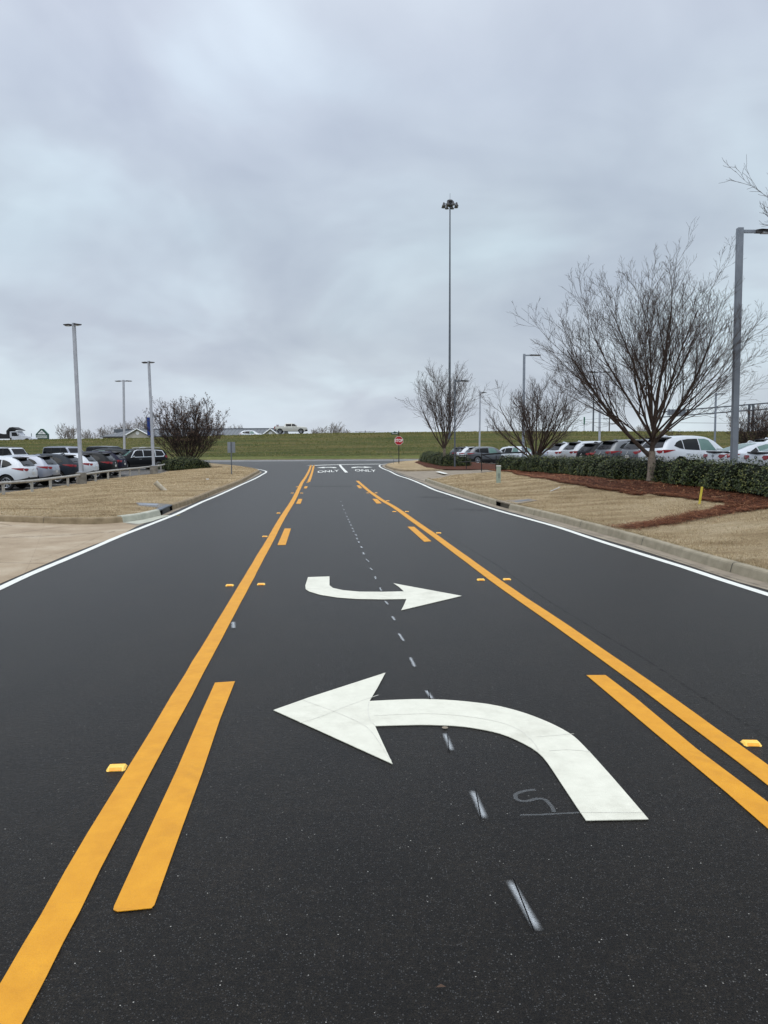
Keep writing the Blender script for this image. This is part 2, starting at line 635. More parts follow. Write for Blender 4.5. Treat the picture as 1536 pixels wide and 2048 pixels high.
def text_mesh(s, size=1.0, extrude=0.0, bold=0.0):
    cu = bpy.data.curves.new('t', 'FONT')
    cu.body = s; cu.size = size; cu.extrude = extrude; cu.offset = bold; cu.space_character = 1.0 + bold * 2; cu.align_x = 'CENTER'; cu.align_y = 'CENTER'
    o = bpy.data.objects.new('t', cu)
    C.objects.link(o)
    dg = bpy.context.evaluated_depsgraph_get()
    me = bpy.data.meshes.new_from_object(o.evaluated_get(dg))
    v = [tuple(p.co) for p in me.vertices]; f = [tuple(p.vertices) for p in me.polygons]
    bpy.data.objects.remove(o)
    bpy.data.curves.remove(cu)
    bpy.data.meshes.remove(me)
    return v, f

# ------------------------------------------------------------------ heights of the place
def pinterp(xs, ys, x):
    return float(np.interp(x, xs, ys))


LK_A = [(-420, 1035), (-200, 1039), (0, 1043.4), (90, 1047), (188, 1049), (246, 1045.2)]            # old kerb beside the driveway
LK_B = [(246, 1045.2), (283, 1040), (322, 1031)]                                      # new pale kerb
LK_GAP = [(322, 1031), (346, 1019.8)]
LK_C = [(346, 1019.8), (370, 1012), (395, 1003), (432, 987), (463, 974.5), (488, 963.5), (506, 952.5), (518, 945.8), (519, 943.4), (508, 940), (490, 936.8), (464, 933), (430, 930), (380, 927.5), (330, 925.5)]
RK_A = [(2100, 1340), (1800, 1248), (1536, 1167), (1440, 1139.5), (1368, 1117), (1300, 1096), (1260, 1084), (1176, 1060), (1098, 1038.6), (1017, 1018)]
RK_GAP = [(1017, 1018), (991, 1010.8)]
RK_B = [(991, 1010.8), (970, 1004), (940, 994.6), (900, 981), (870, 970.5), (849.4, 962.7)]
ISL = [(985, 941.5), (920, 942.3), (850, 942.8), (812, 943.4), (797, 942.2), (785, 939.3), (774, 935.6), (770, 932.6), (774, 929.8), (790, 926.8), (815, 924), (845, 922)]

W = lambda L: [P(a, b).xy for a, b in L]
lkA, lkB, lkG, lkC = map(W, (LK_A, LK_B, LK_GAP, LK_C))
rkA, rkG, rkB, isl = map(W, (RK_A, RK_GAP, RK_B, ISL))
lkC = smooth_path(lkC, 0.6)
rkA = smooth_path(rkA, 0.8)
rkB = smooth_path(rkB, 0.8)
isl = smooth_path(isl, 0.8)
left_kerb = lkA[:-1] + lkB[:-1] + lkG[:-1] + lkC
right_kerb = rkA[:-1] + rkG[:-1] + rkB


def dist_path(x, y, path):
    best = 1e9
    for i in range(len(path) - 1):
        ax, ay = path[i]; bx, by = path[i + 1]
        dx, dy = bx - ax, by - ay
        t = ((x - ax) * dx + (y - ay) * dy) / max(1e-9, dx * dx + dy * dy)
        t = max(0, min(1, t))
        d = math.hypot(x - ax - dx * t, y - ay - dy * t)
        if d < best: best = d
    return best


_lk = left_kerb[::2] + [left_kerb[-1]]
_rk = right_kerb[::2] + [right_kerb[-1]]


def lot_left(x, y):
    return pinterp([20, 38, 50, 62, 80], [-0.36, -0.32, -0.27, -0.04, -0.02], y)


def lot_right(x, y):
    return pinterp([10, 25, 33, 38, 41, 47, 50, 57, 77, 90], [0.55, 0.50, 0.48, 0.38, 0.355, 0.30, 0.24, 0.14, -0.18, -0.2], y)


def lawn_left(x, y):
    d = dist_path(x, y, _lk)
    b = 0.03 * math.sin(x * 0.9 + y * 0.35) * ss(1, 4, d)
    far = ss(60, 74, y)
    return 0.135 + b + (-0.33 * ss(0.8, 9.0, d)) * (1 - far) - 0.10 * far * ss(0.8, 6, d)


def lawn_right(x, y):
    d = dist_path(x, y, _rk)
    b = 0.03 * math.sin(x * 1.1 + y * 0.4) * ss(0.8, 3, d) + 0.015 * math.sin(x * 2.7 - y * 1.3) * ss(0.8, 3, d)
    return 0.135 + b + (lot_right(x, y) + 0.02 - 0.135) * ss(0.3, 7.5, d)


def flat(h):
    return lambda x, y: h


# ------------------------------------------------------------------ ground sheets
base = mesh_obj('ground', [(-900, -60, -0.6), (900, -60, -0.6), (900, 1500, -0.6), (-900, 1500, -0.6)], [(0, 1, 2, 3)], M['farfield'])
tag(base, kind='structure')

YN = 84.0       # near edge of the cross road
YF = P(700, 919).y
road_poly = [(-40, -12), (-40, left_kerb[0].y + 0.1)] + [tuple(p) for p in left_kerb] + [(-60, 76.5), (-200, 76.5), (-200, YF), (200, YF), (200, YN), (10, YN)] \
    + [tuple(p) for p in reversed(isl)] + [(9.5, isl[0].y + 0.3), (9.5, 46)] + [tuple(p) for p in reversed(right_kerb)] + [(9, -12)]
road = region('road', road_poly, 6.0, flat(0.0), M['asphalt'], 0.0, jitter=0.0)
tag(road, kind='structure')

M['oldasphalt'] = asphalt('old_asphalt', (98, 98, 99), (128, 128, 128), 0.5, False)
cr = mesh_obj('cross_road', [(-200, P(640, 922.3).y, 0.004), (200, P(640, 922.3).y, 0.004), (200, YF, 0.004), (-200, YF, 0.004)], [(0, 1, 2, 3)], M['oldasphalt'])
tag(cr, kind='structure')
cc = MB().box((0, YF + 0.3, 0.0), (400, 0.6, 0.12)).build('far_kerb', M['concrete'])
tag(cc, kind='structure')

# left driveway apron (tan concrete), meeting the road just outside the white line
dpoly = [tuple(P(a, b).xy) for a, b in [(-300, 1301), (-100, 1213), (0, 1168), (60, 1142), (125, 1114.2), (185, 1091), (240, 1071.5), (275, 1052)]] \
    + [tuple(p) for p in reversed(lkA)] + [(-30, P(-420, 1035).y), (-30, P(-300, 1301).y)]
drv = region('driveway', dpoly, 2.0, flat(0.0), M['drive'], 0.004)
tag(drv, kind='structure')

# narrow gutter pans between asphalt and kerb
WLp = [(-300, 1311), (-100, 1221.5), (0, 1176.7), (60, 1149), (125, 1121.8), (180, 1098.7), (239, 1073), (297, 1050.5), (350, 1029.5), (380, 1015.5), (404.6, 1004), (432, 992.7), (455, 982.5), (484, 969), (510, 957.3), (523.2, 950), (531.5, 945.2), (532, 942.8), (524, 940.2), (510, 937.6), (490.7, 934.7), (464.6, 931.5), (442.5, 929.4)]
WRp = [(1900, 1306), (1700, 1241), (1536, 1189.6), (1440, 1159), (1368, 1135), (1300, 1114), (1195, 1080.8), (1117, 1055), (1060, 1039), (1000, 1022.4), (940, 1003.5), (896, 988.8), (870, 980.3), (844, 968.6), (818, 958), (796, 951), (779, 942.5), (766, 937.3), (759.5, 933), (761, 929.8), (775, 927.4)]
wl = smooth_path(W(WLp), 0.4)
wr = smooth_path(W(WRp), 0.4)
go_l = [(275, 1052.5), (330, 1031.5), (380, 1010), (404, 999.5), (432, 989.5), (455, 979.7), (484, 966.6), (505, 956.2), (519, 948.4), (524, 944.6), (518, 941.3), (500, 937.6), (464, 931.8), (430, 928)]
go_r = [(2100, 1357), (1800, 1264), (1536, 1180.6), (1476, 1164.4), (1368, 1128.5), (1300, 1106.3), (1260, 1094.3), (1137, 1058.2), (1039, 1029), (1000, 1018.5), (940, 999.5), (896, 985.5), (870, 976.5), (844, 965.3), (818, 955.3), (797, 947.5), (781, 940.4), (769, 936), (764, 932.6), (766, 929.6), (790, 926)]
gl = W(go_l)
gr = W(go_r)
lk_from = [p for p in lkB] + [p for p in lkG] + lkC
g1 = region('gutter', [tuple(p) for p in gl] + [tuple(p) for p in reversed(lk_from)], 1.5, flat(0.0), M['gutter'], 0.0045)
tag(g1, kind='structure')
g2 = region('gutter', [tuple(p) for p in gr] + [tuple(p) for p in isl[::-1][2:]] + [tuple(p) for p in reversed(right_kerb)], 1.5, flat(0.0), M['gutter'], 0.0045)
tag(g2, kind='structure')
ap = region('gutter', [tuple(P(a, b).xy) for a, b in [(246, 1045.5), (278, 1048.9), (301, 1044), (342, 1030.7), (322, 1031.4), (283, 1040.4)]], 1.0, flat(0.0), M['newconcrete'], 0.0085)
tag(ap, kind='structure')
# a ragged dark joint where the drive meets the road on the far island
dv = [tuple(P(a, b).xy) for a, b in [(787, 940.5), (796, 945), (812, 950.5), (835, 958.5), (848.5, 962.5)]]
jp = stripe('asphalt_joint', smooth_path([Vector(p) for p in dv], 0.6), 0.10, M['black'], 0.008, 0.004, 0.02)
tag(jp, kind='structure')
gd = lambda x, y: 0.10 * ss(0.8, 6, dist_path(x, y, [Vector(p) for p in dv]))
dvy = region('driveway', dv + [tuple(P(a, b, 0.05).xy) for a, b in [(856, 958)]] + [tuple(P(a, b, 0.1).xy) for a, b in [(940, 947), (1000, 942), (1000, 938)]] + [tuple(P(a, b, 0).xy) for a, b in [(985, 940.5), (920, 941), (850, 941.3), (797, 941.5)]], 1.2, gd, M['gutter'], 0.012)
tag(dvy, kind='structure')
ds = flat_poly('parking_stripe', [P(a, b, 0.06) for a, b in [(871, 945), (879, 944.6), (896, 949), (888, 949.6)]], M['linewhite'], 0.13)
ds.location.z = 0.115
tag(ds, 'short white painted stripe on the concrete drive behind the island lawn', 'road marking')


# ------------------------------------------------------------------ kerbs
def kerb(name, path, mat, side=1, h=0.15, w=0.16, hfun=None, joint=3.05, seed=0):
    """path: foot of the face; side=+1 body lies to the left of travel"""
    prof = [(0.0, 0.0), (0.012, 0.05), (0.03, h - 0.03), (0.045, h - 0.008), (0.07, h), (w, h), (w, -0.3), (0.0, -0.3)]
    rng = random.Random(seed)
    vs = []; fs = []
    n = len(path); k = len(prof)
    for i, p in enumerate(path):
        a = path[max(i - 1, 0)]; b = path[min(i + 1, n - 1)]
        d = Vector((b[0] - a[0], b[1] - a[1])).normalized()
        nr = Vector((-d.y, d.x)) * side
        jit = rng.uniform(-0.004, 0.004)
        for (o, z) in prof:
            q = Vector((p[0], p[1])) + nr * (o + jit)
            vs.append((q.x, q.y, z + (jit if z > 0 else 0)))
    for i in range(n - 1):
        for j in range(k - 1):
            fs.append((i * k + j, i * k + j + 1, (i + 1) * k + j + 1, (i + 1) * k + j))
    fs.append(tuple(range(k))); fs.append(tuple((n - 1) * k + j for j in range(k - 1, -1, -1)))
    o = MB().add(vs, fs).build(name, mat, smooth=False)
    tag(o, kind='structure')
    # joints
    acc = 0; nxt = joint * 0.6
    mb = MB()
    for i in range(n - 1):
        a = Vector(path[i]); b = Vector(path[i + 1]); L = (b - a).length
        while acc + L > nxt and a.y < 60:
            t = (nxt - acc) / L
            q = a.lerp(b, t); d = (b - a).normalized(); nr = Vector((-d.y, d.x)) * side
            ang = math.atan2(d.y, d.x)
            pr = [(x - 0.0025, z + 0.0025) for x, z in prof[:6]]
            mb2 = []
            for (oo, z) in pr:
                for s2 in (-0.006, 0.006):
                    v = q + nr * oo + d * s2
                    mb2.append((v.x, v.y, z))
            mb.add(mb2, [(2 * j, 2 * j + 1, 2 * j + 3, 2 * j + 2) for j in range(5)])
            nxt += joint
        acc += L
    if mb.v:
        j = mb.build('joint', M['plastic'])
        j.parent = o
    return o


M['kerbgrey'] = varied('grey_kerb', (130, 122, 104), (160, 151, 132), 4, 0.85, 0, 0.3, 0.006, 60, detail=8)
kerb('kerb', smooth_path(lkA, 0.7), M['concrete'], 1, 0.15)
kerb('kerb', smooth_path(lkB, 0.4), M['newconcrete'], 1, 0.165, 0.17, joint=99)
kerb('kerb', lkC, M['concrete'], 1, 0.15)
kerb('kerb', rkA, M['kerbgrey'], -1, 0.15)
kerb('kerb', rkB, M['kerbgrey'], -1, 0.15)
kerb('kerb', isl, M['concrete'], -1 if True else 1, 0.13)


def offset(path, d):
    out = []
    n = len(path)
    for i, p in enumerate(path):
        a = path[max(i - 1, 0)]; b = path[min(i + 1, n - 1)]
        t = Vector((b[0] - a[0], b[1] - a[1])).normalized()
        out.append((p[0] - t.y * d, p[1] + t.x * d))
    return out


# ------------------------------------------------------------------ lawns and lots
ll = offset(left_kerb, 0.155)
lawnL = region('lawn', ll + [(-60, 77), (-60, 70), (-22, 70), (-17.0, 64), (-17.0, 20), (-40, 20)] + [(-40, ll[0][1])], 0.55, lawn_left, M['dormant'], 0.0, 0.3, 0.008, 4)
tag(lawnL, kind='structure')
lotL = region('car_park', [(-80, 19), (-16.2, 19), (-16.2, 64.5), (-21, 70.5), (-80, 70.5)], 4, lot_left, M['lot'])
tag(lotL, kind='structure')
rl = offset(right_kerb, -0.155)
lr_poly = rl + [tuple(G(a, b, lawn_right).xy) for a, b in [(858, 958.5), (900, 951), (940, 947.3), (1000, 941.5)]] + [(12.4, 52), (12.4, 4)]
lr_poly = [p for p in lr_poly if p[1] > 0]
lawnR = region('lawn', lr_poly, 0.40, lawn_right, M['dormant'], 0.0, 0.3, 0.012, 5)
tag(lawnR, kind='structure')
il = offset(isl, -0.155)
isl_h = lambda x, y: 0.12 + 0.06 * ss(0.5, 4, dist_path(x, y, isl[::2]))
islo = region('lawn', il + [(6.6, 84), (8.6, 66), (11.0, 52)], 1.2, isl_h, M['dormant'], 0.0, 0.3, 0.01, 6)
tag(islo, kind='structure')
lotR = region('car_park', [(12.0, 3), (60, 3), (60, 84), (6.3, 84), (8.0, 66), (10.0, 54), (11.4, 46), (12.0, 40)], 4, lot_right, M['lot'])
tag(lotR, kind='structure')
vg = mesh_obj('verge', [(6, 83.9, -0.25), (200, 83.9, -0.25), (200, YN + 0.3, 0.0), (6, YN + 0.3, 0.0)], [(0, 1, 2, 3)], M['hillgrass'])
tag(vg, kind='structure')

# pine straw beds
def wobbly(pts, amp, seed, step=0.35):
    rng = random.Random(seed)
    out = []
    for i in range(len(pts) - 1):
        a = Vector(pts[i][:2]); b = Vector(pts[i + 1][:2])
        k = max(1, int((b - a).length / step))
        for j in range(k):
            q = a.lerp(b, j / k)
            out.append((q.x + rng.uniform(-amp, amp), q.y + rng.uniform(-amp, amp) * 2))
    out.append(tuple(pts[-1][:2]))
    return out


mf = [(985, 940.8), (1030, 944), (1080, 956), (1158, 968), (1213, 979), (1275, 989.5), (1320, 988.5), (1386, 997), (1440, 1003.5), (1462, 1007), (1467, 1012.6), (1440, 1019), (1410, 1027), (1424, 1029), (1458, 1026.5), (1511, 1019), (1536, 1016), (1640, 1006), (1800, 1010)]
mw = wobbly([G(a, b, lawn_right).xy for a, b in mf], 0.05, 8)
mulch1 = region('pine_straw_bed', mw + [(13.0, mw[-1][1]), (12.8, 46), (10.0, 52)], 0.35, lambda x, y: lawn_right(x, y), M['mulch'], 0.012, 0.35, 0.008, 9)
tag(mulch1, kind='structure')
m2 = [(992, 938.6), (920, 938.9), (880, 938), (853, 934.9), (838, 928.5), (829, 925), (834, 922.3)]
mw2 = wobbly([P(a, b, 0.15).xy for a, b in m2], 0.06, 9, 0.6)
mulch2 = region('pine_straw_bed', mw2 + [(6.2, 84), (8.4, 66), (11.2, 52.5)], 0.8, isl_h, M['mulch'], 0.02, 0.3, 0.01, 9)
tag(mulch2, kind='structure')

M['slabgrey'] = varied('grey_slab', (92, 90, 88), (120, 118, 114), 5, 0.7, bump=0.003)
# storm inlets: slab flush with the lawn, dark mouth in the kerb line
def inlet(label, gap, slab_px, H, side, lid_px):
    t = thing('storm_inlet', label, 'storm drain', (gap[0][0], gap[0][1], 0))
    o = Vector((gap[0][0], gap[0][1], 0))
    a = Vector(gap[0]); b = Vector(gap[1]); d = (b - a).normalized(); nr = Vector((-d.y, d.x)) * side
    def q(p, off, z):
        v = p + nr * off
        return Vector((v.x, v.y, z)) - o
    # lip over the mouth
    m = MB()
    def bar(o0, o1, z0, z1, p0=a, p1=b):
        vs = [q(p0, o0, z0), q(p1, o0, z0), q(p1, o1, z0), q(p0, o1, z0), q(p0, o0, z1), q(p1, o0, z1), q(p1, o1, z1), q(p0, o1, z1)]
        m.add(vs, [(0, 1, 2, 3), (4, 5, 6, 7), (0, 1, 5, 4), (1, 2, 6, 5), (2, 3, 7, 6), (3, 0, 4, 7)])
    bar(0.02, 0.18, 0.125, 0.16)
    m.build('lip', M['gutter'] if side < 0 else M['darksteel'], t)
    m = MB()
    bar(0.45, 0.47, -0.4, 0.125); bar(0.10, 0.45, -0.42, -0.40)
    e = d * 0.02
    bar(0.02, 0.45, -0.4, 0.124, a, a + e); bar(0.02, 0.45, -0.4, 0.124, b - e, b)
    m.build('mouth', M['arch'], t)
    pts = [G(x, y, H) for x, y in slab_px]
    m = MB()
    n = len(pts)
    m.add([p - o + Vector((0, 0, 0.012)) for p in pts] + [p - o - Vector((0, 0, 0.2)) for p in pts], [tuple(range(n)), tuple(range(2 * n - 1, n - 1, -1))] + [(i, i + n, (i + 1) % n + n, (i + 1) % n) for i in range(n)])
    m.build('slab', M['gutter'] if side < 0 else M['slabgrey'], t)
    pts = [G(x, y, H) for x, y in lid_px]
    m = MB(); n = len(pts)
    m.add([p - o + Vector((0, 0, 0.018)) for p in pts] + [p - o - Vector((0, 0, 0.1)) for p in pts], [tuple(range(n)), tuple(range(2 * n - 1, n - 1, -1))] + [(i, i + n, (i + 1) % n + n, (i + 1) % n) for i in range(n)])
    m.build('lid', M['steel'] if side > 0 else M['darksteel'], t)


inlet('storm drain with a steel grey slab beside the pale new kerb', lkG, [(272, 1005.5), (345, 1008.8), (325, 1016.4), (277, 1012)], lawn_left, 1, [(276, 1007.2), (318, 1008.6), (312, 1012), (279, 1010.4)])
inlet('storm drain with a concrete slab in the kerb below the hedge', rkG, [(1001, 1002), (1058, 997.8), (1075, 1001.2), (1028, 1009)], lawn_right, -1, [(1026, 1003.5), (1058, 999.6), (1064, 1001.2), (1034, 1005)])

# ------------------------------------------------------------------ road markings
GM = 'painted road markings'
def mark(o, label, cat='road marking', group=None):
    return tag(o, label, cat, group)


def edges(pts):
    return smooth_path(W(pts), 0.5)


YL = [(-60, 2149), (49, 1959), (120, 1828), (208, 1665), (327, 1457), (388.6, 1347.5), (415.8, 1300), (456.5, 1228), (478, 1190), (498.4, 1154.8), (519.4, 1116.8), (537.5, 1085.6), (562.2, 1040), (587, 1000), (603.3, 966.5), (611, 955), (616.5, 945), (620, 937), (622.0, 930.3)]
YR = [(1800, 1757), (1660, 1647), (1536, 1551), (1455, 1491), (1369.5, 1428), (1284, 1366), (1199, 1305.5), (1122, 1251.6), (1044, 1198.4), (992, 1162), (941, 1124.4), (903.2, 1096.8), (870.7, 1072.5), (843.3, 1053.4), (821.2, 1037.8), (804.3, 1025.4), (786, 1013), (765.2, 1001.2), (752.5, 992.6), (737.3, 981.6), (725.4, 971.4), (714.4, 961.8)]
mark(stripe('lane_line', edges(YL), 0.150, M['yellow'], seed=1), 'long solid yellow line on the oncoming side, running to the stop line')
mark(stripe('lane_line', edges(YR), 0.150, M['yellow'], seed=2), 'long solid yellow line on the kerb and hedge side of the turn lane')
mark(stripe('lane_line', wl, 0.125, M['linewhite'], seed=3), 'white edge line beside the tan driveway and the fenced lawn')
mark(stripe('lane_line', wr, 0.13, M['linewhite'], seed=4), 'white edge line beside the grey kerb below the hedge')
mark(stripe('lane_line', edges([(617.3, 964), (622.5, 950), (626, 938), (627.8, 930.3)]), 0.145, M['yellow'], seed=5), 'short solid yellow line doubling the long one just before the stop line')
mark(stripe('stop_line', edges([(620, 931.2), (660, 929.8), (700, 928.9), (760, 928.1)]), 0.9, M['linewhite'], seed=6), 'thin white stop line across both turn lanes at the far junction')
mark(stripe('lane_line', edges([(679.5, 929.5), (683.5, 935), (693, 945)]), 0.20, M['linewhite'], seed=7), 'short white line dividing the two lanes marked ONLY')

D = [
    ([(430, 1366.5), (470, 1363.8), (440, 1440), (405, 1545), (365, 1655), (309, 1812), (303, 1818.5), (235, 1825.5), (227, 1822), (228, 1815), (300, 1657), (352, 1545), (397, 1440)], 'large near yellow dash beside the oncoming-side yellow line'),
    ([(1173, 1351.5), (1211, 1351.3), (1270, 1396), (1392, 1498), (1536, 1606), (1640, 1684), (1640, 1745), (1536, 1659), (1450, 1584), (1318, 1474)], 'large near yellow dash beside the kerb-side yellow line'),
    ([(569.2, 1057.3), (582, 1057.3), (571.3, 1090.3), (554.8, 1090.6)], 'second yellow dash beside the oncoming-side yellow line'),
    ([(814.7, 1053.8), (828.4, 1053.8), (862.9, 1083), (848.5, 1084)], 'second yellow dash beside the kerb-side yellow line'),
    ([(597, 998), (604.8, 998), (601, 1007.8), (591.9, 1007.8)], 'third yellow dash beside the oncoming-side yellow line'),
    ([(744.5, 998), (754, 998), (763.5, 1007), (753.5, 1007.5)], 'third yellow dash beside the kerb-side yellow line'),
    ([(609.5, 972.8), (615.5, 972.8), (613.3, 977), (607.5, 977)], 'farthest tiny yellow dash beside the oncoming-side yellow line'),
    ([(713, 970.8), (719.4, 971), (724.5, 976.8), (717.8, 976.8)], 'farthest tiny yellow dash beside the kerb-side yellow line'),
]
for pts, lab in D:
    mark(flat_poly('lane_dash', [P(*p) for p in pts], M['yellow'], 0.006), lab, group='yellow dashes')

A1 = [(547, 1422), (620, 1396), (700, 1370), (771, 1347), (755, 1377), (739, 1404), (790, 1401.5), (844, 1400), (908, 1402.6), (976, 1410), (1021, 1419.5), (1066.5, 1434), (1112, 1453.5), (1148, 1475), (1184, 1511), (1225, 1557), (1262, 1600), (1297, 1641), (1172, 1643.5), (1152.6, 1615), (1125, 1573), (1094, 1526.6), (1076, 1507), (1048, 1489.5), (998.6, 1468.6), (930.6, 1455.5), (885, 1452.5), (840, 1451.5), (750, 1453.8), (766, 1489), (785, 1530), (719, 1500), (640, 1464)]
M['seamgrey'] = varied('paint_seam', (194, 192, 180), (214, 213, 202), 30, 0.7)


def refine(pts, i0, i1, step=0.05):
    # replace pts[i0..i1] by a smooth curve through them
    w_ = smooth_path([P(*p).xy for p in pts[i0:i1 + 1]], step)
    out = [P(*p).xy for p in pts[:i0]] + list(w_) + [P(*p).xy for p in pts[i1 + 1:]]
    rng_ = random.Random(9)
    return out


_w = [Vector(P(*p).xy) for p in A1]
A1w = _w[:5] + smooth_path(_w[5:15], 0.06) + smooth_path(_w[14:18], 0.15)[1:] + smooth_path(_w[18:29], 0.06) + _w[29:]
A2 = [(616, 1155.2), (659, 1153.8), (659, 1171.5), (666, 1177), (687.5, 1181.6), (719, 1184.4), (765.6, 1184.7), (808, 1183.8), (797, 1174), (787, 1167.5), (923.4, 1192.8), (802.5, 1221.6), (808, 1211), (813, 1199), (765.6, 1199.7), (712.5, 1198.8), (675, 1196), (640.6, 1190.6), (618.8, 1184), (611.5, 1179.5), (610.6, 1172)]
big_arrow = flat_poly('turn_arrow', A1w, M['white'], 0.008, 0.004)
mark(big_arrow, 'large near white arrow with a curved shaft, turning towards the oncoming side', 'road arrow')
mark(flat_poly('turn_arrow', [P(*p) for p in A2], M['white'], 0.008, 0.004), 'smaller white arrow beyond the big one, pointing towards the hedge side', 'road arrow')
for k_, pts_ in enumerate(([(748, 1434), (800, 1431), (870, 1430), (940, 1436), (1000, 1447), (1040, 1463), (1066, 1486), (1077, 1503)], [(738, 1406), (736, 1424), (741, 1444), (750, 1453)],
                          [(757, 1392), (700, 1412), (640, 1436), (600, 1448)], [(606, 1402), (680, 1430), (735, 1458), (782, 1524)], [(1098, 1504), (1140, 1502), (1180, 1506)], [(1076, 1476), (1148, 1470)], [(1160, 1628), (1286, 1628)])):
    wp_ = smooth_path([P(*p).xy for p in pts_], 0.04)
    L_, R_ = ribbon_pts(wp_, 0.007)
    v_ = []
    for a, b in zip(L_, R_): v_ += [(a.x - big_arrow.location.x, a.y - big_arrow.location.y, 0.0052), (b.x - big_arrow.location.x, b.y - big_arrow.location.y, 0.0052)]
    sm = mesh_obj('seam', v_, [(2 * i, 2 * i + 1, 2 * i + 3, 2 * i + 2) for i in range(len(L_) - 1)], M['seamgrey'], big_arrow)
    if sm.data.polygons[0].normal.z < 0: sm.data.flip_normals()
# faint seams where thermoplastic pieces butt on the near arrow
def quadmap(unit, q):
    """unit square point -> bilinear between four world points (bl, br, tr, tl)"""
    u, v = unit
    a = q[0].lerp(q[1], u); b = q[3].lerp(q[2], u)
    return a.lerp(b, v)


far_arrow = [(0, 0.62), (0.42, 1.0), (0.40, 0.76), (0.72, 0.76), (0.80, 0.62), (0.84, 0.0), (1.0, 0.0), (0.98, 0.66), (0.88, 0.95), (0.72, 1.0), (0.40, 0.98), (0.42, 0.25)]
far_arrow = [(0, 0.58), (0.42, 1.0), (0.38, 0.74), (0.66, 0.74), (0.78, 0.60), (0.82, 0.0), (1.0, 0.0), (0.97, 0.66), (0.86, 0.93), (0.70, 0.99), (0.62, 1.0)]
far_arrow = [(0.0, 0.5), (0.40, 0.95), (0.37, 0.66), (0.70, 0.70), (0.90, 0.55), (0.99, 0.25), (0.99, 0.0), (0.80, 0.0), (0.78, 0.2), (0.66, 0.36), (0.37, 0.36), (0.40, 0.05)]
qa = [P(633.5, 937.0), P(673.5, 936.0), P(673.5, 933.0), P(633.5, 934.2)]
mark(flat_poly('turn_arrow', [quadmap(p, qa) for p in far_arrow], M['linewhite'], 0.008), 'small far white arrow beyond the ONLY on the oncoming side', 'road arrow')
qb = [P(745, 936.2), P(702, 935.8), P(702, 932.8), P(745, 933.2)]
mark(flat_poly('turn_arrow', [quadmap(p, qb) for p in far_arrow], M['linewhite'], 0.008), 'small far white arrow beyond the ONLY on the stop sign side', 'road arrow')


def word(s, q, label):
    v, f = text_mesh(s, 1.0, 0.0, 0.01)
    xs = [p[0] for p in v]; ys = [p[1] for p in v]
    x0, x1, y0, y1 = min(xs), max(xs), min(ys), max(ys)
    vs = [quadmap(((p[0] - x0) / (x1 - x0), (p[1] - y0) / (y1 - y0)), q) for p in v]
    vs = [(p.x, p.y, 0.008) for p in vs]
    o = mesh_obj('road_word', vs, f, M['linewhite'], recenter=True)
    bm = bmesh.new(); bm.from_mesh(o.data)
    for fc in bm.faces:
        if fc.normal.z < 0: fc.normal_flip()
    bm.to_mesh(o.data); bm.free()
    mark(o, label, 'road lettering')


word('ONLY', [P(635, 946.2), P(678.5, 943.2), P(678, 939.6), P(635.5, 941.9)], 'white word ONLY painted in the far lane beside the double yellow line')
word('ONLY', [P(710, 942.6), P(752.5, 944.0), P(751.5, 939.6), P(709.5, 938.6)], 'white word ONLY painted in the far lane beside the stop sign corner')


# sprayed layout dashes down the middle of the lane, each with a thin dark string line
def spray_mat(name, strength, line=True):
    n = NT(name)
    uv = n.n('ShaderNodeTexCoord').outputs['UV']
    sx = n.n('ShaderNodeSeparateXYZ'); n.l(uv, sx.inputs[0])
    du = n.math('ABSOLUTE', n.math('SUBTRACT', sx.outputs[0], 0.5))
    dv_ = n.math('ABSOLUTE', n.math('SUBTRACT', sx.outputs[1], 0.5))
    a = n.math('MULTIPLY', n.math('SUBTRACT', 0.5, du), 2.3, True)
    b = n.math('MULTIPLY', n.math('SUBTRACT', 0.5, dv_), 7.0, True)
    al = n.math('MULTIPLY', n.math('POWER', a, 1.3), b)
    g = n.noise(170, 4, 0.75)
    al = n.math('MULTIPLY', al, n.math('ADD', n.math('MULTIPLY', n.math('SUBTRACT', g, 0.5), 3.0), 0.75), True)
    al = n.math('MULTIPLY', al, strength)
    n.base(lin((206, 212, 216)))
    n.set(0.7, 0, 0.3)
    tr = n.n('ShaderNodeBsdfTransparent')
    mx = n.n('ShaderNodeMixShader')
    n.l(al, mx.inputs[0]); n.l(tr.outputs[0], mx.inputs[1]); n.l(n.b.outputs[0], mx.inputs[2])
    n.l(mx.outputs[0], n.out.inputs['Surface'])
    return n.m


M['spray'] = spray_mat('sprayed_chalk', 0.66)
M['sprayfaint'] = spray_mat('faint_chalk', 0.22)


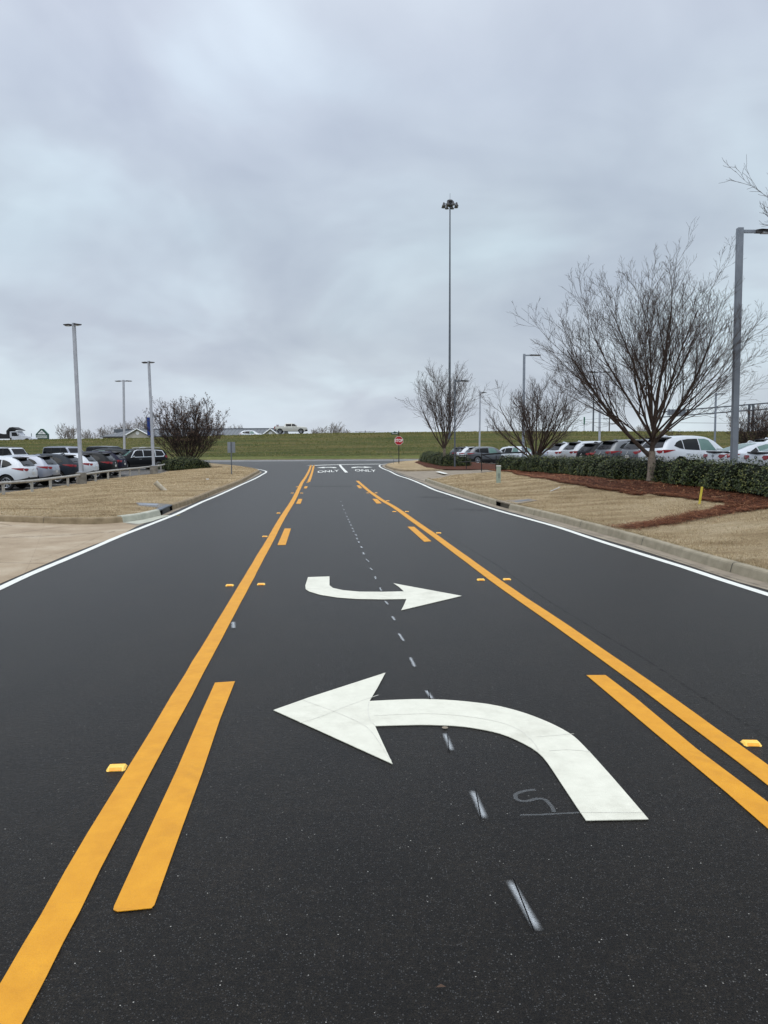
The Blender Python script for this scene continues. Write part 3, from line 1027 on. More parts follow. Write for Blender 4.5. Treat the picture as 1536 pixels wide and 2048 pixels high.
def spray(p0, p1, w, mat='spray', line=False, name='layout_dash'):
    a = P(*p0); b = P(*p1)
    d = (b - a); L = d.length; d.normalize(); nr = Vector((-d.y, d.x, 0))
    c = (a + b) / 2
    vs = [a - nr * w / 2 - c, b - nr * w / 2 - c, b + nr * w / 2 - c, a + nr * w / 2 - c]
    for v in vs: v.z = 0.0
    o = mesh_obj(name, vs, [(0, 1, 2, 3)], M[mat])
    uv = o.data.uv_layers.new(name='UVMap')
    for li, co in zip(range(4), [(0, 0), (0, 1), (1, 1), (1, 0)]):
        uv.data[li].uv = co
    o.location = (c.x, c.y, 0.0115)
    if o.data.polygons[0].normal.z < 0: o.data.flip_normals()
    if line:
        m = MB()
        lw = 0.0026
        off = nr * (0.006)
        k = d * (L / 2)
        m.add([(-k - nr * lw + nr * 0.02), (k - nr * lw - nr * 0.02), (k + nr * lw - nr * 0.02), (-k + nr * lw + nr * 0.02)], [(0, 1, 2, 3)])
        for i in range(4): m.v[i] = (m.v[i][0], m.v[i][1], 0.002)
        s = m.build('string_line', M['arch'], o)
        if s.data.polygons[0].normal.z < 0: s.data.flip_normals()
    return o


ordl = ['nearest', 'second nearest', 'third nearest']
S = [((1078, 1868), (1018, 1764), 0.075, True, 'sprayed chalk dash nearest the camera, split by a thin dark line'),
     ((970, 1642), (944, 1584), 0.075, True, 'sprayed chalk dash inside the curve of the big arrow, with a dark line'),
     ((904, 1505), (889, 1469), 0.07, True, 'sprayed chalk dash just below the round spot under the big arrow shaft'),
     ((865, 1401), (852, 1383), 0.065, True, 'sprayed chalk dash touching the upper edge of the big arrow shaft'),
     ((830, 1337), (820, 1316), 0.08, False, 'hooked chalk dash next above the big arrow'),
     ((808, 1285), (797, 1268), 0.08, False, 'second chalk dash above the big arrow'),
     ((790, 1243), (784, 1234), 0.08, False, 'third chalk dash above the big arrow'),
     ((776.5, 1211), (770, 1203.5), 0.07, False, 'chalk dash just below the shaft of the smaller arrow'),
     ((763, 1184), (759.5, 1176), 0.06, False, 'chalk dash touching the upper edge of the smaller arrow'),
     ((751.5, 1160.5), (750, 1153.5), 0.07, False, 'first free chalk dash beyond the smaller arrow'),
     ((745, 1142), (740, 1136.5), 0.07, False, 'second free chalk dash beyond the smaller arrow'),
     ((738.5, 1125.5), (731.5, 1119), 0.06, False, 'third free chalk dash beyond the smaller arrow')]
for a, b, w, ln, lab in S:
    tag(spray(a, b, w * (0.66 if ln else 0.5), 'spray', ln), lab, 'chalk mark', 'sprayed chalk dashes down the turn lane')
for (x, y, h) in [(727, 1108, 5), (723, 1095.5, 4), (717.5, 1085.2, 3.4), (714, 1078.3, 3), (712, 1071, 3), (707, 1063.7, 2.8), (705, 1058, 2.6), (702, 1051, 2.4), (699, 1045, 2.2), (696.5, 1040, 2), (694, 1034, 2), (691, 1027, 1.8), (688, 1020, 1.6), (685, 1012, 1.5), (682, 1004, 1.4)]:
    tag(spray((x + 1, y + h / 2), (x - 1, y - h / 2), 0.055, 'spray', False), 'tiny pale chalk dot in the far dotted row beyond the smaller arrow', 'chalk mark', 'tiny far chalk dots')
tag(spray((467.5, 1259), (466, 1245), 0.06), 'small chalk tick right beside the oncoming-side yellow line', 'chalk mark')
cs = MB().lathe([(0.0, 0.001), (0.02, 0.001), (0.021, 0)], 16).build('chalk_spot', M['gutter'])
cs.location = P(890, 1457.5) + Vector((0, 0, 0.009))
tag(cs, 'round grey spot under the shaft of the big arrow', 'chalk mark')
# faint hand-drawn S and T beside the big arrow
fa = MB()
def chalk_curve(pts, w):
    wp = smooth_path([P(*p).xy for p in pts], 0.02)
    L_, R_ = ribbon_pts(wp, w)
    vs = []
    for a, b in zip(L_, R_): vs += [(a.x, a.y, 0.011), (b.x, b.y, 0.011)]
    return vs, [(2 * i, 2 * i + 1, 2 * i + 3, 2 * i + 2) for i in range(len(L_) - 1)]
fchalk = NT('faint_scribble')
al = fchalk.math('MULTIPLY', fchalk.noise(120, 4, 0.7), 0.24)
fchalk.base(lin((190, 196, 200)))
tr = fchalk.n('ShaderNodeBsdfTransparent'); mx = fchalk.n('ShaderNodeMixShader')
fchalk.l(al, mx.inputs[0]); fchalk.l(tr.outputs[0], mx.inputs[1]); fchalk.l(fchalk.b.outputs[0], mx.inputs[2]); fchalk.l(mx.outputs[0], fchalk.out.inputs['Surface'])
for pts, w in (([(1071, 1583), (1052, 1585), (1032, 1592), (1034, 1603), (1052, 1606), (1075, 1601), (1090, 1603), (1104, 1618), (1108, 1628)], 0.022), ([(1040, 1634), (1085, 1633), (1120, 1631), (1158, 1629)], 0.014)):
    v, f = chalk_curve(pts, w); fa.add(v, f)
o = fa.build('chalk_scribble', fchalk.m, recenter=True)
tag(o, 'faint chalk squiggle and line beside the big arrow shaft', 'chalk mark')

# raised yellow markers
def marker_proto():
    t = thing('road_reflector', 'x', 'reflector')
    m = MB()
    pr = [(-0.05, 0.0), (-0.026, 0.017), (0.026, 0.017), (0.05, 0.0)]
    vs = []
    for x, s in ((-0.055, 0.62), (-0.045, 0.9), (0.045, 0.9), (0.055, 0.62)):
        for (y, z) in pr:
            vs.append((x, y * (0.9 if abs(x) < 0.05 else s), z * (1 if abs(x) < 0.05 else 0.25)))
    fs = []
    for i in range(3):
        for j in range(3):
            fs.append((i * 4 + j, i * 4 + j + 1, i * 4 + j + 5, i * 4 + j + 4))
    fs += [(0, 4, 8, 12, 15, 11, 7, 3)]
    m.add(vs, fs).build('body', M['reflect'], t)
    for sy in (-1, 1):
        q = [(-0.036, sy * 0.0445, 0.0035), (0.036, sy * 0.0445, 0.0035), (0.036, sy * 0.0265, 0.0160), (-0.036, sy * 0.0265, 0.0160)]
        MB().add([(x, y + sy * 0.0015, z + 0.0012) for x, y, z in q], [(0, 1, 2, 3)]).build('lens', M['amber'], t)
    return t


mp = marker_proto()
RM = [((234, 1537), 'large near yellow reflector on the far side of the oncoming-side yellow line'),
      ((1502, 1488), 'large near yellow reflector beyond the kerb-side yellow line at the frame edge'),
      ((459.5, 1171.5), 'yellow reflector outside the oncoming-side line, level with the smaller arrow tail'),
      ((522.5, 1169.2), 'yellow reflector inside the turn lane beside the smaller arrow tail'),
      ((961.5, 1160.3), 'yellow reflector inside the turn lane just above the smaller arrow tip'),
      ((1013.6, 1159.5), 'yellow reflector outside the kerb-side line, level with the smaller arrow tip'),
      ((529.8, 1073.5), 'yellow reflector outside the oncoming-side line, level with the second dash'),
      ((877.2, 1066.5), 'yellow reflector outside the kerb-side line, level with the second dash'),
      ((557, 1026.7), 'yellow reflector outside the oncoming-side line, between the second and third dash'),
      ((788.6, 1023.6), 'yellow reflector inside the kerb-side line, between the second and third dash'),
      ((813.8, 1023.6), 'yellow reflector outside the kerb-side line, between the second and third dash'),
      ((775.6, 1001.8), 'tiny reflector outside the kerb-side line, level with the third dash'),
      ((584.5, 986.5), 'tiny reflector outside the oncoming-side line, beyond the third dash'),
      ((603.5, 986.5), 'tiny reflector inside the oncoming-side line, beyond the third dash'),
      ((735.5, 986.2), 'tiny reflector inside the kerb-side line, beyond the third dash'),
      ((752, 986.2), 'tiny reflector outside the kerb-side line, beyond the third dash'),
      ((594.5, 974), 'tiny far reflector outside the oncoming-side line by its last dash'),
      ((615, 965.3), 'tiny far reflector by the end of the short doubled yellow line')]
for i, ((x, y), lab) in enumerate(RM):
    o = mp if i == 0 else copy_tree(mp)
    p = P(x, y)
    o.location = (p.x, p.y, 0.001)
    o.rotation_euler = (0, 0, R(4.7 if i not in (1,) else -3))
    tag(o, lab, 'reflector', 'raised yellow lane reflectors')

# rough longitudinal seam beside the kerb-side line and a few smears
seam = NT('seam_stain')
suv_ = seam.n('ShaderNodeTexCoord').outputs['UV']
ssx = seam.n('ShaderNodeSeparateXYZ'); seam.l(suv_, ssx.inputs[0])
sdu = seam.math('SUBTRACT', 1.0, seam.math('MULTIPLY', seam.math('ABSOLUTE', seam.math('SUBTRACT', ssx.outputs[0], 0.5)), 2.0), True)
sal = seam.math('MULTIPLY', seam.math('MULTIPLY', seam.math('SUBTRACT', seam.noise(9, 6, 0.8), 0.42), 2.0, True), seam.math('POWER', sdu, 1.4))
seam.base(lin((20, 20, 21))); seam.set(0.8, 0, 0.2)
_tr = seam.n('ShaderNodeBsdfTransparent'); _mx = seam.n('ShaderNodeMixShader')
seam.l(sal, _mx.inputs[0]); seam.l(_tr.outputs[0], _mx.inputs[1]); seam.l(seam.b.outputs[0], _mx.inputs[2]); seam.l(_mx.outputs[0], seam.out.inputs['Surface'])


def stain(pts, w, name, z=0.003):
    wp = smooth_path(W(pts), 0.3)
    L_, R_ = ribbon_pts(wp, w)
    vs = []
    for a, b in zip(L_, R_): vs += [(a.x, a.y, z), (b.x, b.y, z)]
    fs = [(2 * i, 2 * i + 1, 2 * i + 3, 2 * i + 2) for i in range(len(L_) - 1)]
    o = mesh_obj(name, vs, fs, seam.m)
    uv = o.data.uv_layers.new(name='UVMap')
    for lp in o.data.loops:
        uv.data[lp.index].uv = (lp.vertex_index % 2, lp.vertex_index // 2)
    if o.data.polygons[0].normal.z < 0: o.data.flip_normals()
    tag(o, kind='structure')


stain([(1700, 1590), (1491.7, 1448.7), (1389.5, 1384.8), (1298, 1323.8), (1199, 1265), (1109, 1210), (1070, 1184), (1023, 1151), (990, 1128), (949, 1104), (890, 1068), (851, 1044)], 0.045, 'road_seam')
stain([(905, 1018), (960, 1020.5), (1010, 1019)], 0.9, 'road_smear', 0.002)
stain([(620, 972.5), (665, 972.8), (705, 972.5)], 1.3, 'road_smear', 0.002)
stain([(840, 994), (880, 995.5), (915, 995)], 1.2, 'road_smear', 0.002)

stain([(-60, 1104), (0, 1109), (31, 1111.4), (62.5, 1114.5), (94, 1116), (122, 1114.5)], 0.022, 'pavement_crack', 0.0075)
stain([(60, 1124), (78, 1119), (120, 1106), (156, 1092), (203, 1072), (240, 1059)], 0.05, 'pavement_crack', 0.0075)
stain([(40, 1165), (60, 1126), (75, 1090), (84, 1062), (90, 1048)], 0.016, 'pavement_joint', 0.0076)
stain([(0, 1076), (120, 1071), (230, 1064)], 0.35, 'pavement_smear', 0.0072)
stain([(1268, 1093), (1320, 1110), (1368, 1125), (1440, 1149.5), (1536, 1176)], 0.10, 'gutter_stain', 0.0072)
stain([(1050, 1029), (1110, 1046), (1176, 1066), (1260, 1089)], 0.09, 'gutter_stain', 0.0072)
stain([(360, 1018), (400, 1002), (440, 986)], 0.16, 'gutter_stain', 0.0072)

# ------------------------------------------------------------------ vehicles
def I(table, x):
    return float(np.interp(x, [a for a, b in table], [b for a, b in table]))


def smooth1(xs, vals, k=1):
    v = np.array(vals, float)
    for _ in range(k):
        v[1:-1] = (v[:-2] + 2 * v[1:-1] + v[2:]) / 4
    return v


def car_shell(sp):
    L0, L1 = sp['top'][0][0], sp['top'][-1][0]
    u = np.linspace(0, 1, 74)
    e = 0.5 - 0.5 * np.cos(PI * u)
    xs = L0 + (L1 - L0) * (0.55 * e + 0.45 * u)
    top = smooth1(xs, [I(sp['top'], x) for x in xs], sp.get('sm', 2))
    bot = smooth1(xs, [I(sp['bot'], x) for x in xs], 1)
    belt = smooth1(xs, [I(sp['belt'], x) for x in xs], 1)
    hw = smooth1(xs, [I(sp['hw'], x) for x in xs], 1)
    roof = sp['roof']; rw = sp.get('rw', 0.76)
    vs = []; fs = []
    ring = 0
    for x, zt, zb, zl, w in zip(xs, top, bot, belt, hw):
        zt = max(zt, zb + 0.12)
        t = max(0.0, min(1.0, (zt - zl) / (roof - zl)))
        sh = min(zl, zt - 0.09)
        sh = max(sh, zb + 0.08)
        wr = w * (0.86 * (1 - t) + rw * t)
        zm = zb + (sh - zb) * 0.45
        f = sp.get('flank', 0.03)
        half = [(0, zb), (0.62 * w, zb), (0.9 * w, zb + 0.012), (0.962 * w, zb + 0.07), (w * (1 - f * 0.6), zb + 0.07 + (sh - zb - 0.07) * 0.22),
                (w * (1 - f * 0.1), zm), (w, zb + (sh - zb) * 0.68), (w * 0.985, sh - (sh - zb) * 0.10), (w * 0.955, sh)]
        g0 = w * 0.94
        for s in (0.25, 0.5, 0.75):
            zz_ = sh + (zt - 0.085 * (0.4 + 0.6 * t) - sh) * s
            half.append((g0 + (wr - g0) * (s ** 1.25) + 0.012 * t * math.sin(PI * s), zz_))
        half += [(wr, zt - 0.085 * (0.4 + 0.6 * t)), (wr * 0.95, zt - 0.036), (wr * 0.80, zt - 0.010), (wr * 0.42, zt + 0.008 * t), (0, zt + 0.012 * t)]
        row = [(x, y, z) for y, z in half] + [(x, -y, z) for y, z in reversed(half[1:-1])]
        ring = len(row)
        vs += row
    for i in range(len(xs) - 1):
        for k in range(ring):
            k2 = (k + 1) % ring
            fs.append((i * ring + k, i * ring + k2, (i + 1) * ring + k2, (i + 1) * ring + k))
    # end caps as strips between the two halves
    half_n = ring // 2 + 1
    for base_, in ((0,), ((len(xs) - 1) * ring,)):
        for k in range(1, half_n - 1):
            a, b = base_ + k, base_ + k + 1
            c, d = base_ + (ring - k) % ring, base_ + (ring - k - 1) % ring
            if k == 1:
                fs.append((base_, a, c))
            if k + 1 < half_n - 1 + 0:
                fs.append((a, b, d, c))
            else:
                fs.append((a, b, c) if b == d or True else (a, b, d, c))
    return vs, fs


def car_body(sp, parent):
    vs, fs = car_shell(sp)
    bm = bmesh.new()
    bv = [bm.verts.new(v) for v in vs]
    for f in fs:
        f2 = []
        for i in f:
            if i not in f2: f2.append(i)
        if len(f2) > 2:
            try: bm.faces.new([bv[i] for i in f2])
            except ValueError: pass
    bmesh.ops.remove_doubles(bm, verts=bm.verts[:], dist=1e-5)
    bmesh.ops.recalc_face_normals(bm, faces=bm.faces[:])
    me = bpy.data.meshes.new('body'); bm.to_mesh(me); bm.free()
    shell = bpy.data.objects.new('body', me); C.objects.link(shell)
    # wheel openings
    cb_ = MB()
    ar = sp['wr'] + sp.get('gap', 0.065)
    W2 = max(b for a, b in sp['hw'])
    for wx in sp['wheels']:
        for s in (-1, 1):
            m = Matrix.Translation((wx, s * W2, sp['wr'] - 0.0)) @ Matrix.Rotation(PI / 2, 4, 'X')
            bmc = bmesh.new()
            bmesh.ops.create_cone(bmc, cap_ends=True, segments=28, radius1=ar, radius2=ar, depth=0.62)
            cb_.bm(bmc, m)
    cut = cb_.build('cut', None)
    md = shell.modifiers.new('b', 'BOOLEAN'); md.operation = 'DIFFERENCE'; md.solver = 'EXACT'; md.object = cut
    dg = bpy.context.evaluated_depsgraph_get()
    me2 = bpy.data.meshes.new_from_object(shell.evaluated_get(dg))
    bpy.data.objects.remove(shell); bpy.data.objects.remove(cut)
    if len(me2.polygons) < 200:
        me2 = me
    me2.name = 'body'
    o = bpy.data.objects.new('body', me2); C.objects.link(o); o.parent = parent
    me2.materials.clear(); me2.materials.append(sp['mat']); me2.materials.append(M['arch']); me2.materials.append(M['plastic'])
    for p in me2.polygons:
        c = p.center
        p.material_index = 0
        p.use_smooth = True
        for wx in sp['wheels']:
            r = math.hypot(c.x - wx, c.z - sp['wr'])
            if r < ar + 0.004 and abs(c.y) < W2 * 0.97 and c.z < sp['wr'] + ar + 0.01 and (r < ar - 0.01 or abs(p.normal.y) < 0.5):
                if r > ar - 0.03 or abs(c.y) < W2 * 0.75:
                    p.material_index = 1
        zb = I(sp['bot'], c.x)
        if p.material_index == 0 and c.z < zb + sp.get('clad', 0.10):
            p.material_index = 2
        if p.normal.z < -0.9 and c.z < zb + 0.05:
            p.material_index = 2
    me2.set_sharp_from_angle(angle=R(32))
    o.data['shellcopy'] = 1
    tri = BVHTree.FromPolygons([v.co.copy() for v in me2.vertices], [tuple(p.vertices) for p in me2.polygons])
    full = BVHTree.FromPolygons([v.co.copy() for v in me.vertices], [tuple(p.vertices) for p in me.polygons])
    return o, full


def decal(name, bvh, poly, view, mat, parent, off=0.006, sp=0.09, th=0.0):
    """a panel that follows the body: poly in the plane seen from 'L','R' (x,z), 'B','F' (y,z)"""
    v, f = cdt(poly, sp, jitter=0.0)
    out = []
    for p in v:
        if view in 'LR':
            s = 1 if view == 'L' else -1
            o = Vector((p.x, 3 * s, p.y)); d = Vector((0, -s, 0))
        elif view == 'T':
            o = Vector((p.x, p.y, 4)); d = Vector((0, 0, -1))
        else:
            s = 1 if view == 'F' else -1
            o = Vector((5 * s, p.x, p.y)); d = Vector((-s, 0, 0))
        hit = bvh.ray_cast(o, d)
        if hit[0] is None:
            nr = bvh.find_nearest(o + d * 2.2)
            q, n = nr[0], nr[1]
        else:
            q, n = hit[0], hit[1]
        if n.dot(d) > 0: n = -n
        out.append(q + n * off)
    m = MB().add(out, [tuple(t) for t in f])
    o = m.build(name, mat, parent, smooth=True)
    # face outwards
    c = Vector((0, 0, 0.8))
    s = sum((Vector(p.center) - c).dot(p.normal) * p.area for p in o.data.polygons)
    if s < 0: o.data.flip_normals()
    o.data.polygons.foreach_set('use_smooth', [True] * len(o.data.polygons))
    return o


_wheel_cache = {}


def wheel_mesh(r, w, dark=False, spokes=5):
    key = (round(r, 3), round(w, 3), dark)
    if key in _wheel_cache: return _wheel_cache[key]
    h = w / 2
    rr = r * 0.69
    t = MB().lathe([(rr, -h * 0.86), (rr + 0.02, -h), (r - 0.03, -h), (r - 0.008, -h * 0.82), (r, -h * 0.4), (r, h * 0.4), (r - 0.008, h * 0.82), (r - 0.03, h), (rr + 0.02, h), (rr, h * 0.86), (rr - 0.012, h * 0.5), (rr - 0.012, -h * 0.5), (rr, -h * 0.86)], 30, Matrix.Rotation(PI / 2, 4, 'X'))
    ro = MB()
    MX = Matrix.Rotation(PI / 2, 4, 'X')   # local z -> -y
    ro.lathe([(rr, h * 0.84), (rr - 0.018, h * 0.90), (rr - 0.035, h * 0.80), (rr - 0.036, h * 0.3)], 30, MX)
    for i in range(spokes):
        for dd in (-0.13, 0.13):
            a = 2 * PI * i / spokes + dd
            a2 = 2 * PI * i / spokes + dd * 2.1
            p0 = Vector((math.cos(a) * 0.045, math.sin(a) * 0.045, h * 0.62)); p1 = Vector((math.cos(a2) * (rr - 0.02), math.sin(a2) * (rr - 0.02), h * 0.80))
            d = (p1 - p0).normalized(); n = d.cross(Vector((0, 0, 1))).normalized()
            ws = 0.022
            q = [p0 - n * ws, p0 + n * ws, p1 + n * ws * 0.8, p1 - n * ws * 0.8]
            q2 = [v - Vector((0, 0, 0.05)) for v in q]
            ro.add([MX @ v for v in q + q2], [(0, 1, 2, 3), (0, 4, 5, 1), (1, 5, 6, 2), (2, 6, 7, 3), (3, 7, 4, 0)])
    ro.lathe([(0.0, h * 0.70), (0.06, h * 0.68), (0.066, h * 0.4)], 16, MX)
    a = t.build('wheel', M['tyre'], smooth=True); b = ro.build('rim', M['darkrim'] if dark else M['rim'])
    disc = MB().lathe([(0.0, h * 0.18), (rr - 0.014, h * 0.18)], 24, MX).build('dark_backing', M['arch'])  # near-black backing disc: the shade behind the spokes is put into its colour
    res = (a.data, b.data, disc.data)
    for o in (a, b, disc): bpy.data.objects.remove(o)
    _wheel_cache[key] = res
    return res


def add_wheels(t, sp):
    me, rm, dk = wheel_mesh(sp['wr'], sp.get('ww', 0.24), sp.get('darkrim', False), sp.get('spokes', 5))
    W2 = max(b for a, b in sp['hw'])
    for wx in sp['wheels']:
        for s in (-1, 1):
            o = bpy.data.objects.new('wheel', me); C.objects.link(o); o.parent = t
            o.location = (wx, s * (W2 - sp.get('ww', 0.24) / 2 - 0.015), sp['wr'])
            o.rotation_euler = (0, 0, PI if s > 0 else 0)
            for nm, dd in (('rim', rm), ('dark_backing', dk)):
                r = bpy.data.objects.new(nm, dd); C.objects.link(r); r.parent = o


def mirror_poly(p): return [(-a, b) for a, b in p]


def make_car(sp, name='parked_car', label='x', cat='car'):
    t = thing(name, label, cat)
    body, bvh = car_body(sp, t)
    add_wheels(t, sp)
    for nm, poly, mat in sp['side']:
        for v in 'LR':
            decal(nm, bvh, poly, v, M[mat], t, 0.008 if 'trim' not in nm else 0.004)
    for nm, poly, mat in sp['rear']:
        decal(nm, bvh, poly, 'B', M[mat], t, 0.008)
    for nm, poly, mat in sp.get('rear2', []):
        decal(nm, bvh, poly, 'B', M[mat], t, 0.009); decal(nm, bvh, mirror_poly(poly), 'B', M[mat], t, 0.009)
    for nm, poly, mat in sp.get('side2', []):
        for v in 'LR': decal(nm, bvh, poly, v, M[mat], t, 0.009, 0.06)
    for nm, poly, mat in sp.get('front', []):
        decal(nm, bvh, poly, 'F', M[mat], t, 0.008)
    for nm, poly, mat in sp.get('front2', []):
        decal(nm, bvh, poly, 'F', M[mat], t, 0.009); decal(nm, bvh, mirror_poly(poly), 'F', M[mat], t, 0.009)
    W2 = max(b for a, b in sp['hw'])
    for s in (-1, 1):
        mx, mz = sp['mirror']
        MB().box((mx, s * (W2 + 0.09), mz), (0.13, 0.20, 0.15), bev=0.04).tube([(mx + 0.02, s * (W2 - 0.07), mz - 0.06), (mx, s * (W2 + 0.05), mz - 0.03)], 0.02, 6).build('mirror', sp.get('mirrormat', sp['mat']), t, smooth=True)
        for hx, hz in sp['handles']:
            hit = bvh.ray_cast(Vector((hx, 3 * s, hz)), Vector((0, -s, 0)))
            if hit[0]:
                MB().box((hx, hit[0].y + s * 0.018, hz), (0.20, 0.03, 0.028), bev=0.009).build('door_handle', sp.get('handlemat', sp['mat']), t)
        if sp.get('rails'):
            x0, x1, yy, zz_ = sp['rails']
            MB().tube([(x0, s * yy, zz_ - 0.05), (x0 + 0.12, s * yy, zz_), ((x0 + x1) / 2, s * yy, zz_ + 0.03), (x1 - 0.15, s * yy, zz_), (x1, s * yy, zz_ - 0.06)], 0.018, 6).build('roof_rail', M[sp.get('railmat', 'black')], t, smooth=True)
    for k in sp.get('extra', []): k(t, bvh)
    sp['bvh'] = bvh
    return t


# crossover SUV (sloping rear glass, pointed tail lamps)
def suv_spec(mat, hood='low'):
    sp = dict(mat=mat, roof=1.64, rw=0.70, wr=0.365, ww=0.245, wheels=(-1.38, 1.40), clad=0.16, sm=1,
        top=[(-2.36, 0.86), (-2.34, 0.98), (-2.30, 1.08), (-2.22, 1.14), (-2.02, 1.33), (-1.78, 1.53), (-1.62, 1.585), (-1.2, 1.625), (-0.5, 1.65), (0.0, 1.645), (0.42, 1.60), (0.8, 1.45), (1.20, 1.17), (1.32, 1.10), (1.7, 1.05), (2.05, 0.96), (2.26, 0.84), (2.34, 0.70), (2.36, 0.6)],
        bot=[(-2.36, 0.46), (-2.25, 0.36), (-2.0, 0.28), (-1.6, 0.23), (1.6, 0.22), (2.1, 0.24), (2.3, 0.30), (2.36, 0.42)],
        belt=[(-2.36, 1.05), (-1.8, 1.06), (-1.0, 1.00), (0.5, 0.96), (1.2, 0.95), (2.36, 0.90)],
        hw=[(-2.36, 0.40), (-2.335, 0.56), (-2.28, 0.70), (-2.18, 0.80), (-1.98, 0.89), (-1.6, 0.945), (-0.5, 0.93), (0.7, 0.93), (1.5, 0.945), (1.9, 0.92), (2.15, 0.84), (2.30, 0.70), (2.36, 0.56)],
        mirror=(0.72, 1.06), handles=((-0.95, 0.90), (0.12, 0.87)),
        side=[('window', [(0.74, 1.02), (0.30, 1.02), (-0.18, 1.035), (-0.18, 1.515), (0.20, 1.515), (0.42, 1.46)], 'greenglass'),
              ('window', [(-0.24, 1.035), (-0.95, 1.065), (-1.12, 1.08), (-1.12, 1.47), (-0.80, 1.505), (-0.24, 1.52)], 'glass'),
              ('window', [(-1.17, 1.085), (-1.40, 1.12), (-1.68, 1.22), (-1.52, 1.36), (-1.32, 1.44), (-1.17, 1.465)], 'glass'),
              ('sill_trim', [(-0.98, 0.235), (-0.98, 0.33), (1.0, 0.33), (1.0, 0.235)], 'plastic')],
        rear=[('rear_window', [(-0.66, 1.15), (-0.55, 1.40), (-0.50, 1.50), (0.50, 1.50), (0.55, 1.40), (0.66, 1.15), (0.3, 1.125), (-0.3, 1.125)], 'glass'),
              ('number_plate', [(-0.16, 0.72), (-0.16, 0.86), (0.16, 0.86), (0.16, 0.72)], 'plate'),
              ('bumper_insert', [(-0.62, 0.40), (-0.55, 0.54), (0.55, 0.54), (0.62, 0.40)], 'plastic')],
        rear2=[('taillight', [(0.44, 0.985), (0.62, 0.90), (0.70, 0.93), (0.82, 1.0), (0.84, 1.05), (0.50, 1.035)], 'tail')],
        side2=[('taillight', [(-2.20, 0.92), (-2.06, 0.955), (-1.66, 1.045), (-1.70, 1.06), (-2.20, 1.06)], 'tail')],
        front=[('windshield', [(-0.70, 1.16), (-0.58, 1.50), (0.58, 1.50), (0.70, 1.16), (0.3, 1.12), (-0.3, 1.12)], 'greenglass'),
               ('grille', [(-0.42, 0.52), (-0.50, 0.80), (0.50, 0.80), (0.42, 0.52), (0.2, 0.46), (-0.2, 0.46)], 'plastic')],
        front2=[('headlight', [(0.52, 0.70), (0.50, 0.80), (0.74, 0.84), (0.80, 0.78), (0.70, 0.70)], 'lamp')])

    def spoiler(t, bvh):
        m = MB()
        vs = []
        for y in (-0.60, -0.35, 0, 0.35, 0.60):
            z = 1.615 - 0.03 * (abs(y) / 0.6) ** 2
            vs += [(-1.60, y, z), (-1.98 + 0.05 * (abs(y) / 0.6) ** 2, y * 1.0, z - 0.035), (-1.96 + 0.05 * (abs(y) / 0.6) ** 2, y, z - 0.065), (-1.70, y, z - 0.08)]
        fs = []
        for i in range(4):
            for j in range(4):
                fs.append((i * 4 + j, i * 4 + (j + 1) % 4, (i + 1) * 4 + (j + 1) % 4, (i + 1) * 4 + j))
        fs += [(0, 1, 2, 3), (16, 17, 18, 19)]
        m.add(vs, fs).build('spoiler', sp.get('spoilermat', M['black']), t, smooth=True)
        MB().tube([(-1.50, 0, 1.60), (-1.44, 0, 1.66), (-1.30, 0, 1.65), (-1.20, 0, 1.62)], [0.02, 0.03, 0.022, 0.008], 6).build('antenna', sp['mat'], t, smooth=True)
        # wiper on the rear glass
        a = bvh.ray_cast(Vector((-5, -0.02, 1.20)), Vector((1, 0, 0)))[0]; b = bvh.ray_cast(Vector((-5, 0.36, 1.235)), Vector((1, 0, 0)))[0]
        MB().tube([a + Vector((-0.03, 0, 0.0)), b + Vector((-0.03, 0, 0))], 0.012, 5).build('wiper', M['black'], t)
        e = bvh.ray_cast(Vector((-5, 0, 0.97)), Vector((1, 0, 0)))[0]
        MB().lathe([(0.035, 0.0), (0.042, 0.012), (0.05, 0.0)], 16, Matrix.Translation(e - Vector((0.012, 0, 0))) @ Matrix.Rotation(-PI / 2, 4, 'Y')).build('badge', M['chrome'], t)
        for s in (-1, 1):
            MB().tube([(-2.34, s * 0.50, 0.36), (-2.18, s * 0.50, 0.36)], 0.045, 10).build('exhaust', M['rim'], t)
    sp['extra'] = [spoiler]
    return sp


CP = {
    'white': paint('white_car_paint', (206, 212, 220)),
    'silver': paint('silver_car_paint', (146, 152, 166), 0.35, 0.3),
    'grey': paint('grey_car_paint', (88, 92, 98), 0.35, 0.3),
    'black': paint('black_car_paint', (20, 23, 27), 0.1, 0.25),
    'slate': paint('slate_car_paint', (38, 45, 54), 0.3, 0.3),
    'navy': paint('navy_car_paint', (24, 26, 48), 0.2, 0.3),
    'dark': paint('charcoal_car_paint', (40, 46, 52), 0.3, 0.3),
    'cream': paint('pale_car_paint', (196, 196, 190)),
}

